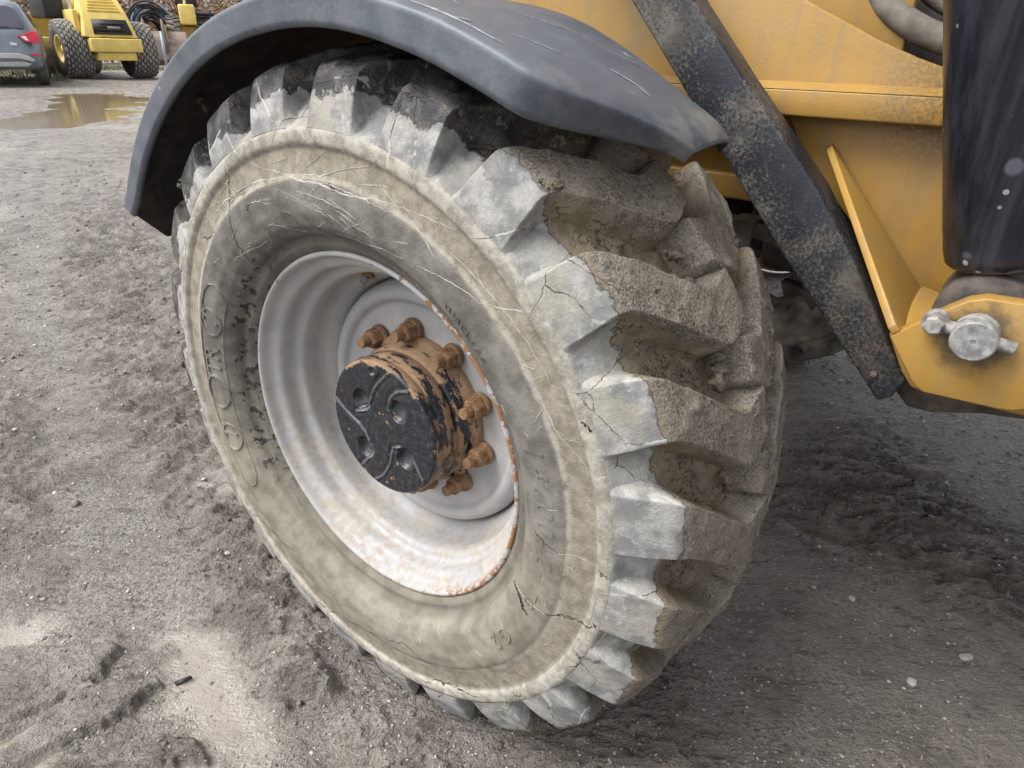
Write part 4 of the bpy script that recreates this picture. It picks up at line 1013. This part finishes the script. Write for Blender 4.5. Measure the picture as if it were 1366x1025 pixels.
    m = MB(); m.tube([pol(.572, 130, .030), pol(.548, 130, .028)], .0036, 12); m.tube([pol(.570, 130, .030), pol(.566, 130, .030)], .0078, 14); m.build('mudguard_bolt', M_CLOD, o)
    # long scuffs and scratches on the outer side
    return o
fd = fender()
MB().box(-.22, -.14, .30, .41, .515, .54).build('mudguard_bracket', M_DARK, machine)

# loose pieces on the yard in the foreground
def stone(name, x, y, s, flat, tone, label, seed, kind='stone'):
    V0, F0 = ico(3); rng = np.random.default_rng(seed)
    n = fbm(V0[:, 0]*1.1+seed, V0[:, 1]*1.1, V0[:, 2]*1.1, oct=3, s=600); q = V0*(1+.35*n[:, None])
    q = np.sign(q)*np.abs(q)**.8*np.array([s, s*rng.uniform(.6, .9), s*flat])
    a = rng.uniform(0, 3.1); c, sn = math.cos(a), math.sin(a); q = np.c_[q[:, 0]*c-q[:, 1]*sn, q[:, 0]*sn+q[:, 1]*c, q[:, 2]]
    o = mesh_obj(name, q, F0, M_ST); fcolor(o, np.full((len(q), 3), tone)); o.location = (x, y, gz(x, y)+s*flat*.35)
    return tag(o, label, kind)
stone('stone', .84, .69, .013, .45, .62, 'flat buff stone lying on dark gravel at the right edge of the yard', 3)
stone('stone', .766, .56, .009, .5, .95, 'small white stone low on the right among dark gravel', 4)
stone('stone', .63, .72, .007, .5, .98, 'pale chip on dark gravel between the tyre and the flat buff stone', 5)
stone('stone', -.495, -.02, .008, .5, .75, 'yellowish pebble on gravel left of the tyre', 6)
m = MB(); m.add(*slab([(-.275, -.262, 0), (-.262, -.238, .003), (-.256, -.238, .003), (-.267, -.263, 0)], (0, 0, 1), .004))
o = m.build('slate_sliver', simple('black_slate', (.02, .02, .022), .5), None); o.location = (0, 0, gz(-.266, -.25)+.002); tag(o, 'thin black sliver standing on pale silt at lower left', 'stone chip')

# ------------------------------------------------------------------ background
M_YB = simple('bright_yellow_paint', (.78, .58, .16), .4, 0, .12, 3)
M_BLK = simple('black_plastic', (.02, .021, .024), .5, 0, .4, 10)
M_TB = simple('grey_tyre_rubber', (.27, .255, .235), .8, 0, .3, 8)
M_TD = simple('tyre_groove_rubber', (.095, .09, .082), .9, 0, .3, 8)
M_BUCK = simple('rusty_bucket_steel', (.21, .155, .13), .55, .1, .35, 3)
M_SUV = simple('grey_blue_car_paint', (.20, .23, .27), .25, .3, .08, 2)
M_GLASS = simple('dark_car_glass', (.06, .06, .085), .06, 0, .2, 2)
M_SIL = simple('satin_silver_trim', (.55, .56, .58), .3, .3, .1, 3)
M_WHT = simple('white_plastic', (.75, .76, .78), .3, 0, .05, 3)
s = NT('red_tail_lamp'); M_RED = s.fin((.55, .012, .03), .15, 0, .6)
def frame(ox, oy, rx, ry, z=GZ):
    """local frame: x along (rx, ry), y away (left-turned), z up"""
    l = math.hypot(rx, ry); return (ox, oy, z), math.atan2(ry, rx)
# roller
L = Vector((-20.38, 8.04)); ax = Vector((.131, .992)).normalized(); Rr = L+ax*1.62; O = (L+Rr)/2
loc, rz = frame(O.x, O.y, ax.x, ax.y)
roller = empty('road_roller', loc, rz); tag(roller, 'yellow soil compactor seen from behind, with diamond tread tyres, beyond the puddle', 'road roller')
def roller_tyre(cx):
    R0, w = .70, .33
    prof = [(.33, -w+.05), (.40, -w+.01), (.52, -w-.01), (.62, -w+.01), (.665, -w+.06), (.685, -w+.16), (.69, 0), (.685, w-.16), (.665, w-.06), (.62, w-.01), (.52, w+.01), (.40, w-.01), (.33, w-.05)]
    t = MB().lathe(prof, 64, axis='x', c=(cx, 0, R0)).build('tyre', M_TD, roller)
    m = MB(); nrow, per = 9, 26
    for i in range(nrow):
        xx = (i-(nrow-1)/2)/((nrow-1)/2)*.29
        rr = float(np.interp(abs(xx), [0, .17, .27, .30], [.69, .685, .667, .64]))
        for k in range(per):
            a = 2*math.pi*(k+(i % 2)*.5)/per; V = []
            for lay, s_ in ((.0, 1.0), (.022, .78)):
                for du, dv in ((0, -1), (.7, -.45), (1, 0), (.7, .45), (0, 1), (-.7, .45), (-1, 0), (-.7, -.45)):
                    aa = a+dv*s_*.072/rr*1.0; x_ = xx+du*s_*.040
                    V.append((cx+x_, (rr+lay)*math.cos(aa), R0+(rr+lay)*math.sin(aa)))
            m.add(V, [tuple(range(8, 16))]+[(q, (q+1) % 8, 8+(q+1) % 8, 8+q) for q in range(8)])
    o = m.build('tread_blocks', M_TB, t, smooth=False); tag(o, kind='stuff')
    MB().lathe([(.34, -w+.04), (.33, -w+.03), (.30, -w+.06), (.28, -w+.2), (.10, -w+.22), (.09, -w+.1), (.001, -w+.1)], 40, axis='x', c=(cx, 0, R0)).build('rim', M_YB, t)
    MB().lathe([(.34, w-.04), (.33, w-.03), (.30, w-.06), (.28, w-.2), (.001, w-.22)], 40, axis='x', c=(cx, 0, R0)).build('rim', M_YB, t)
roller_tyre(-.81); roller_tyre(.81)
m = MB(); m.box(-.50, .50, -.35, 2.2, .45, .85); m.build('rear_frame', M_BLK, roller, bevel=.02)
m = MB(); m.box(-.60, .62, -1.02, -.70, .66, .98); m.build('counterweight', M_YB, roller, bevel=.03, seg=3)
m = MB(); m.box(-.48, .46, -.92, -.55, .46, .655); m.build('tow_plate', M_YB, roller, bevel=.015)
HV = [(-.68, -.86, 1.0), (.60, -.86, 1.0), (.60, .9, 1.0), (-.68, .9, 1.0), (-.58, -.66, 1.55), (.50, -.66, 1.55), (.50, .9, 1.55), (-.58, .9, 1.55), (-.50, -.25, 2.05), (.42, -.25, 2.05), (.42, .9, 2.05), (-.50, .9, 2.05)]
m = MB(); m.add(HV, [(3, 2, 1, 0), (8, 9, 10, 11)]+[(a+b, a+(b+1) % 4, a+4+(b+1) % 4, a+4+b) for a in (0, 4) for b in range(4)]); m.build('hood', M_YB, roller, bevel=.04, seg=3)
m = MB(); m.add([(-.44, -.870, 1.07), (.48, -.870, 1.07), (.42, -.740, 1.42), (-.40, -.740, 1.42), (-.44, -.80, 1.07), (.48, -.80, 1.07), (.42, -.66, 1.42), (-.40, -.66, 1.42)], [(3, 2, 1, 0), (4, 5, 6, 7), (0, 1, 5, 4), (1, 2, 6, 5), (2, 3, 7, 6), (3, 0, 4, 7)])
g = m.build('grille', M_BLK, roller)
m = MB()
for k in range(4): m.box(-.34+k*.02, .36, -.895+k*.022, -.845+k*.022, 1.10+k*.075, 1.112+k*.075)
m.build('grille_bars', M_TD, g)
m = MB(); m.box(-.10, .20, -.90, -.84, 1.20, 1.26); m.build('grille_latch', M_TB, g)
for k in range(6):
    f_ = k/6; zz = 1.60+.42*f_; yy = -.66+.41*((zz-1.55)/.5)
    MB().box(-.42+.03*k, .36-.02*k, yy-.022, yy+.04, zz, zz+.028).build('hood_louvre', M_YB, roller, bevel=.006)
m = MB(); m.box(-1.18, -.70, .25, 1.6, 1.42, 2.2); m.build('cab_side', M_BLK, roller, bevel=.05)
m = MB(); m.tube([(-.62, -.05, 1.4), (-.62, -.05, 2.3)], .05, 14); m.build('exhaust_pipe', M_SIL, roller)
m = MB(); m.box(-.76, -.62, -.55, .6, 1.0, 1.62); m.build('hood_step', M_YB, roller, bevel=.03)
# drum, its frame arm and scraper plate, turned to the left of the rear wheels
m = MB(); m.lathe([(.001, -1.0), (.70, -1.0), (.72, -.97), (.72, .97), (.70, 1.0), (.001, 1.0)], 64, axis='x', c=(-.45, 3.0, .72)); m.build('drum', M_BUCK, roller)
m = MB(); m.poly([(-1.62, .55), (-1.18, .42), (-1.16, .55), (-1.40, 1.12), (-1.60, 1.12)], 1.1, 1.22); m.box(-1.42, -.5, 1.15, 1.4, .70, .98); m.build('drum_frame', M_YB, roller, bevel=.03)
V = []; n = 10
for k in range(n+1):
    a = math.pi*.5*k/n
    for x_ in (-1.62, -.60): V.append((x_, 1.55+.55*math.cos(a)*.8, .95+.60*math.sin(a)))
mesh_obj('scraper_plate', V, [(2*k, 2*k+1, 2*k+3, 2*k+2) for k in range(n)], M_YB, roller, solid=.03)

# car
W0 = Vector((-18.0, 6.3)); fx = Vector((-.93, .37)).normalized(); rx = Vector((.37, .93)).normalized()
OC = W0-fx*.95-rx*.80
loc, rz = frame(OC.x, OC.y, rx.x, rx.y)
car = empty('parked_car', loc, rz); tag(car, 'grey blue estate car seen from behind at the left edge, beside the compactor', 'car')
LV = [(.34, .10, 4.70, .86), (.42, .02, 4.78, .92), (.60, -.02, 4.82, .945), (.72, -.01, 4.82, .95), (.80, .05, 4.78, .955), (.98, .07, 4.6, .95), (1.08, .12, 3.7, .93), (1.16, .18, 3.55, .90), (1.34, .30, 3.2, .83), (1.50, .42, 2.9, .765), (1.60, .52, 2.7, .71), (1.66, .66, 2.5, .62), (1.685, .9, 2.2, .45)]
def car_sl(z): return [float(np.interp(z, [l[0] for l in LV], [l[k] for l in LV])) for k in (1, 2, 3)]
nn_ = 40; V = []
for z_, ya, yb, w in LV:
    for k in range(nn_):
        t = 2*math.pi*k/nn_; c, s_ = math.cos(t), math.sin(t); e = .28
        V.append((w*math.copysign(abs(c)**e, c), (ya+yb)/2+(yb-ya)/2*math.copysign(abs(s_)**e, s_), z_))
F = [(i*nn_+k, i*nn_+(k+1) % nn_, (i+1)*nn_+(k+1) % nn_, (i+1)*nn_+k) for i in range(len(LV)-1) for k in range(nn_)]
F += [tuple(range(nn_))[::-1], tuple((len(LV)-1)*nn_+k for k in range(nn_))]
body = mesh_obj('body', V, F, M_SUV, car)
def rear_patch(name, pts, mat, out=.02, parent=car, th=.04):
    V = [(x, car_sl(z)[0]-out, z) for x, z in pts]+[(x, car_sl(z)[0]-out+th, z) for x, z in pts]; n = len(pts)
    return mesh_obj(name, V, [tuple(range(n)), tuple(range(n, 2*n))[::-1]]+[(i, n+i, n+(i+1) % n, (i+1) % n) for i in range(n)], mat, parent, smooth=False, bevel=.008)
rear_patch('rear_window', [(-.70, 1.14), (0, 1.10), (.70, 1.14), (.74, 1.22), (.62, 1.50), (.50, 1.56), (-.50, 1.56), (-.62, 1.50), (-.74, 1.22)], M_GLASS, .012)
rear_patch('wiper', [(-.2, 1.15), (.45, 1.15), (.45, 1.165), (-.2, 1.19)], M_BLK, .03)
for sg in (1, -1):
    rear_patch('tail_lamp', [(sg*x, z) for x, z in ((.56, .99), (.68, .88), (.93, .85), (.95, .98), (.90, 1.09), (.80, 1.08), (.68, 1.02))][::sg], M_RED, .035, th=.12)
    rear_patch('reverse_lamp', [(sg*x, z) for x, z in ((.62, .975), (.69, .91), (.75, .90), (.71, .99))][::sg], M_WHT, .045, th=.03)
    rear_patch('reflector', [(sg*x, z) for x, z in ((.72, .615), (.92, .62), (.92, .66), (.74, .65))][::sg], M_RED, .02)
rear_patch('chrome_strip', [(-.42, .99), (.18, .99), (.20, 1.02), (-.42, 1.04)], M_SIL, .03)
rear_patch('number_plate', [(-.40, .80), (.08, .80), (.10, .95), (-.40, .95)], M_WHT, .02)
rear_patch('bumper_trim', [(-.62, .56), (.50, .56), (.72, .50), (.78, .53), (.66, .62), (.50, .66), (-.62, .66)], M_SIL, .035)
rear_patch('skid_plate', [(-.5, .40), (.6, .40), (.70, .46), (.55, .50), (-.5, .48)], M_SIL, .02)
rear_patch('badge', [(.40, .80), (.52, .80), (.52, .85), (.40, .87)], M_SIL, .012, th=.02)
m = MB(); m.box(-.06, .06, -.18, .2, .30, .37); m.tube([(0, -.16, .30), (0, -.16, .42)], .028, 12); m.build('tow_hitch', M_SIL, car)
for sx in (-1, 1):
    for yy in (.95, 3.75):
        w_ = MB().lathe([(.20, -.11), (.33, -.12), (.355, -.09), (.36, 0), (.355, .09), (.33, .12), (.20, .11), (.19, .02), (.001, .02)], 36, axis='x', c=(sx*.80, yy, .355)).build('wheel', M_TD, car)
for sx in (-1, 1): MB().box(sx*.60-.03, sx*.60+.03, .9, 2.8, 1.69, 1.73).build('roof_rail', M_SIL, car, bevel=.01)
for sx in (-1, 1):
    V = [(sx*(car_sl(z)[2]+.004), y, z) for y, z in ((.75, 1.16), (3.1, 1.16), (2.55, 1.52), (1.0, 1.52))]
    mesh_obj('side_window', V, [(0, 1, 2, 3)], M_GLASS, car, smooth=False, solid=.01)

# loader with bucket
LO = Vector((-29.9, 15.3)); vx = Vector((.50, .866)).normalized()
loc, rz = frame(LO.x, LO.y, vx.x, vx.y)
loader = empty('wheel_loader', loc, rz); tag(loader, 'yellow loader with a rusty bucket resting on the ground, mostly hidden by the mudguard', 'loader')
def bucket():
    pr = [(0, 1.25), (.10, 1.15), (.45, .95), (.75, .60), (.80, .25), (.55, .03), (0, 0), (-.75, .0)]
    V = [(x, y, z) for x in (-1.15, 1.15) for y, z in [(-p[0]*1.0+.2, p[1]) for p in pr]]; n = len(pr)
    b = mesh_obj('bucket', V, [(i, i+1, n+i+1, n+i) for i in range(n-1)]+[], M_BUCK, loader, smooth=False, solid=.04)
    for x in (-1.15, 1.15): mesh_obj('bucket_side', [(x, -p[0]+.2, p[1]) for p in pr], [tuple(range(n))], M_BUCK, b, smooth=False, solid=.04)
    m = MB()
    for x in (-.35, .35): m.poly([(x-.05, .5), (x+.05, .5), (x+.05, 1.55), (x-.02, 1.75), (x-.08, 1.6)], -.62, -.35)
    m.build('bucket_bracket', M_BUCK, b)
bucket()
def loader_tyre(cx, cy):
    prof = [(.46, -.24), (.66, -.28), (.84, -.26), (.88, -.20), (.885, .20), (.84, .26), (.66, .28), (.46, .24)]
    t = MB().lathe(prof, 56, axis='x', c=(cx, cy, .95)).build('tyre', M_TB, loader); m = MB()
    for k in range(22):
        for sg in (-1, 1):
            a = 2*math.pi*(k+(sg > 0)*.5)/22; V = []
            for rr in (.87, .95):
                for x_, da in ((sg*.28, -.05), (sg*.28, .06), (sg*.0, .16), (sg*.0, .05)): V.append((cx+x_, cy+rr*math.cos(a+da), .95+rr*math.sin(a+da)))
            m.add(V, [(4, 5, 6, 7)]+[(q, (q+1) % 4, 4+(q+1) % 4, 4+q) for q in range(4)])
    o = m.build('tread_lugs', M_TD, t, smooth=False); tag(o, kind='stuff')
    MB().lathe([(.47, -.23), (.44, -.22), (.38, -.10), (.001, -.08)], 32, axis='x', c=(cx, cy, .95)).build('rim', M_YB, t)
    MB().lathe([(.47, .23), (.44, .22), (.38, .10), (.001, .08)], 32, axis='x', c=(cx, cy, .95)).build('rim', M_YB, t)
for cx, cy in ((.72, 1.3), (1.95, 1.3), (.72, 4.2), (1.95, 4.2)): loader_tyre(cx, cy)
m = MB(); m.box(1.02, 1.65, .1, 4.9, 1.55, 2.3); m.box(.95, 1.70, 1.0, 4.9, .95, 1.5); m.build('body', M_YB, loader, bevel=.06)
m = MB(); m.box(.9, 1.8, 2.0, 3.6, 2.31, 3.4); m.build('cab', M_BLK, loader, bevel=.08)
m = MB(); m.box(1.67, 2.4, .7, 2.3, 1.93, 2.05); m.build('fender', M_BLK, loader, bevel=.05)
for x in (-.45, .3): MB().poly([(x, .6), (x+.12, .6), (x+.12, 1.5), (x, 1.5)], -.25, 1.2).build('lift_arm', M_YB, loader, bevel=.02)
m = MB(); m.tube([(1.3, .5, 2.3), (1.3, .5, 3.1)], .06, 12); m.build('exhaust_pipe', M_SIL, loader)

# coil of hoses hanging between roller and loader
CO = Vector((-31.3, 15.9)); coil = empty('hose_coil', (CO.x, CO.y, GZ), math.atan2(.866, .5)); tag(coil, 'coil of black and blue hoses heaped upright beside the loader, before the hedge', 'hose coil')
rng = np.random.default_rng(31); M_BLUE = simple('pale_blue_hose', (.20, .33, .50), .45)
for k in range(17):
    r_ = .40+.045*k+rng.uniform(-.03, .03); dx = rng.uniform(-.12, .12); dy = rng.uniform(-.15, .15)
    P = [(dx+r_*.85*math.cos(t), dy+.1*math.sin(3*t+k), 1.25+r_*math.sin(t)*1.05) for t in np.linspace(-1.1, 4.2, 36)]
    MB().tube(P, .04, 8).build('hose', M_BLUE if k in (9, 15) else M_BLK, coil)
MB().lathe([(.55, -.12), (.55, .12)], 24, c=(0, .15, 1.0)).build('reel', M_BLK, coil)
MB().box(-.9, .9, -.15, .15, .0, .14).build('foot', M_BLK, coil, bevel=.02)
for i, (x_, y_, h_, c_) in enumerate(((-27.0, 13.55, 1.35, (.35, .5, .62)), (-27.3, 14.15, 1.25, (.30, .45, .55)))):
    p_ = MB().tube([(0, 0, 0), (.02, 0, h_)], .045, 12).build('marker_post', simple('pale_blue_plastic_pipe', c_, .4), None); p_.location = (x_, y_, GZ)
    tag(p_, 'left of two pale blue pipes standing by the hoses' if i == 0 else 'right of two pale blue pipes standing by the hoses', 'post')

# hedge of brown winter leaves
HA = Vector((-26.0, -9.0)); HB = Vector((-47.0, 62.0))
def hedge():
    d = (HB-HA); Lh = d.length; d = d/Lh; n = Vector((-d.y, d.x))
    root = empty('beech_hedge', (HA.x, HA.y, GZ), math.atan2(d.y, d.x)); tag(root, 'tall clipped beech hedge keeping its brown winter leaves behind the machines', 'hedge')
    rng = np.random.default_rng(8); N = 92000
    x = Lh*rng.uniform(0, 1, N)**1.15; z = rng.uniform(.05, 3.2, N); dep = rng.beta(1.3, 2.2, N)
    bump = .28*fbm(x*1.1, z*1.1, oct=3, s=700)
    y = .0 - .9 + dep*1.1 + bump
    sz = rng.uniform(.05, .10, N)
    u = rng.normal(size=(N, 3)); u /= np.linalg.norm(u, axis=1)[:, None]; w = np.cross(u, rng.normal(size=(N, 3))); w /= np.linalg.norm(w, axis=1)[:, None]
    C0 = np.c_[x, y, z]; u = u*sz[:, None]; w = w*sz[:, None]*.6
    V = np.stack([C0-u, C0+w, C0+u, C0-w], 1).reshape(-1, 3); F = np.arange(N*4).reshape(-1, 4)
    s = NT('dry_beech_leaves'); a = s.attr()
    c = s.mix(a[0], (.10, .052, .03), (.60, .40, .25)); c = s.mix(s.math('MULTIPLY', s.step(a[1], .7, 1.0), .6), c, (.60, .47, .35))
    o = mesh_obj('leaves', V, F, s.fin(c, .6), root, smooth=False)
    t = np.repeat(rng.uniform(0, 1, N), 4); t2 = np.repeat(rng.uniform(0, 1, N), 4); fcolor(o, np.stack([t, t2, t], 1)); tag(o, kind='stuff')
    m = MB()
    for k in range(110):
        xx = Lh*k/110+rng.uniform(-.1, .1); p = [(xx, .1, 0), (xx+rng.normal(0, .1), rng.normal(0, .12), 1.2), (xx+rng.normal(0, .25), rng.normal(0, .2), 3.1)]
        m.tube(p, [.035, .025, .008], 5)
        for q in range(4):
            h_ = rng.uniform(.3, 2.6); m.tube([(xx, .1, h_), (xx+rng.normal(0, .35), -.55, h_+.45)], [.012, .004], 4)
    tag(m.build('stems', simple('grey_brown_bark', (.07, .055, .045), .85), root), kind='stuff')
    return root
hedge()
# rough grass at the foot of the roller and car
def grass():
    rng = np.random.default_rng(12); N = 16000
    x = rng.uniform(-27, -17.0, N); y = rng.uniform(4.5, 16, N)
    z, ch, si, gr = ground(x, y); k = fbm(x*.9, y*.9, oct=3, s=801)
    keep = (k > .0) & (np.hypot(x-.66, y+.55) > 21.0+.8*vnoise(x, y, s=7)) & ((y < 8.2+(-20-x)*.25) | (x < -24)); x, y, z = x[keep], y[keep], z[keep]; n = len(x)
    h = rng.uniform(.05, .20, n)*np.where(rng.uniform(0, 1, n) > .9, 1.6, 1); a = rng.uniform(0, 6.28, n); ln = rng.normal(0, .05, (n, 2)); w = .012
    B = np.c_[x, y, z+GZ]; dx = np.c_[np.cos(a)*w, np.sin(a)*w, np.zeros(n)]; T = B+np.c_[ln, h]
    V = np.stack([B-dx, B+dx, T], 1).reshape(-1, 3)
    s = NT('rough_grass_blades'); at = s.attr(); c = s.mix(at[0], (.05, .085, .025), (.26, .25, .12))
    o = mesh_obj('grass', V, np.arange(n*3).reshape(-1, 3), s.fin(c, .7), smooth=False)
    t = np.repeat(rng.uniform(0, 1, n), 3); fcolor(o, np.stack([t, t, t], 1)); tag(o, 'rough green and straw grass at the feet of the compactor and car', 'grass', kind='stuff')
grass()
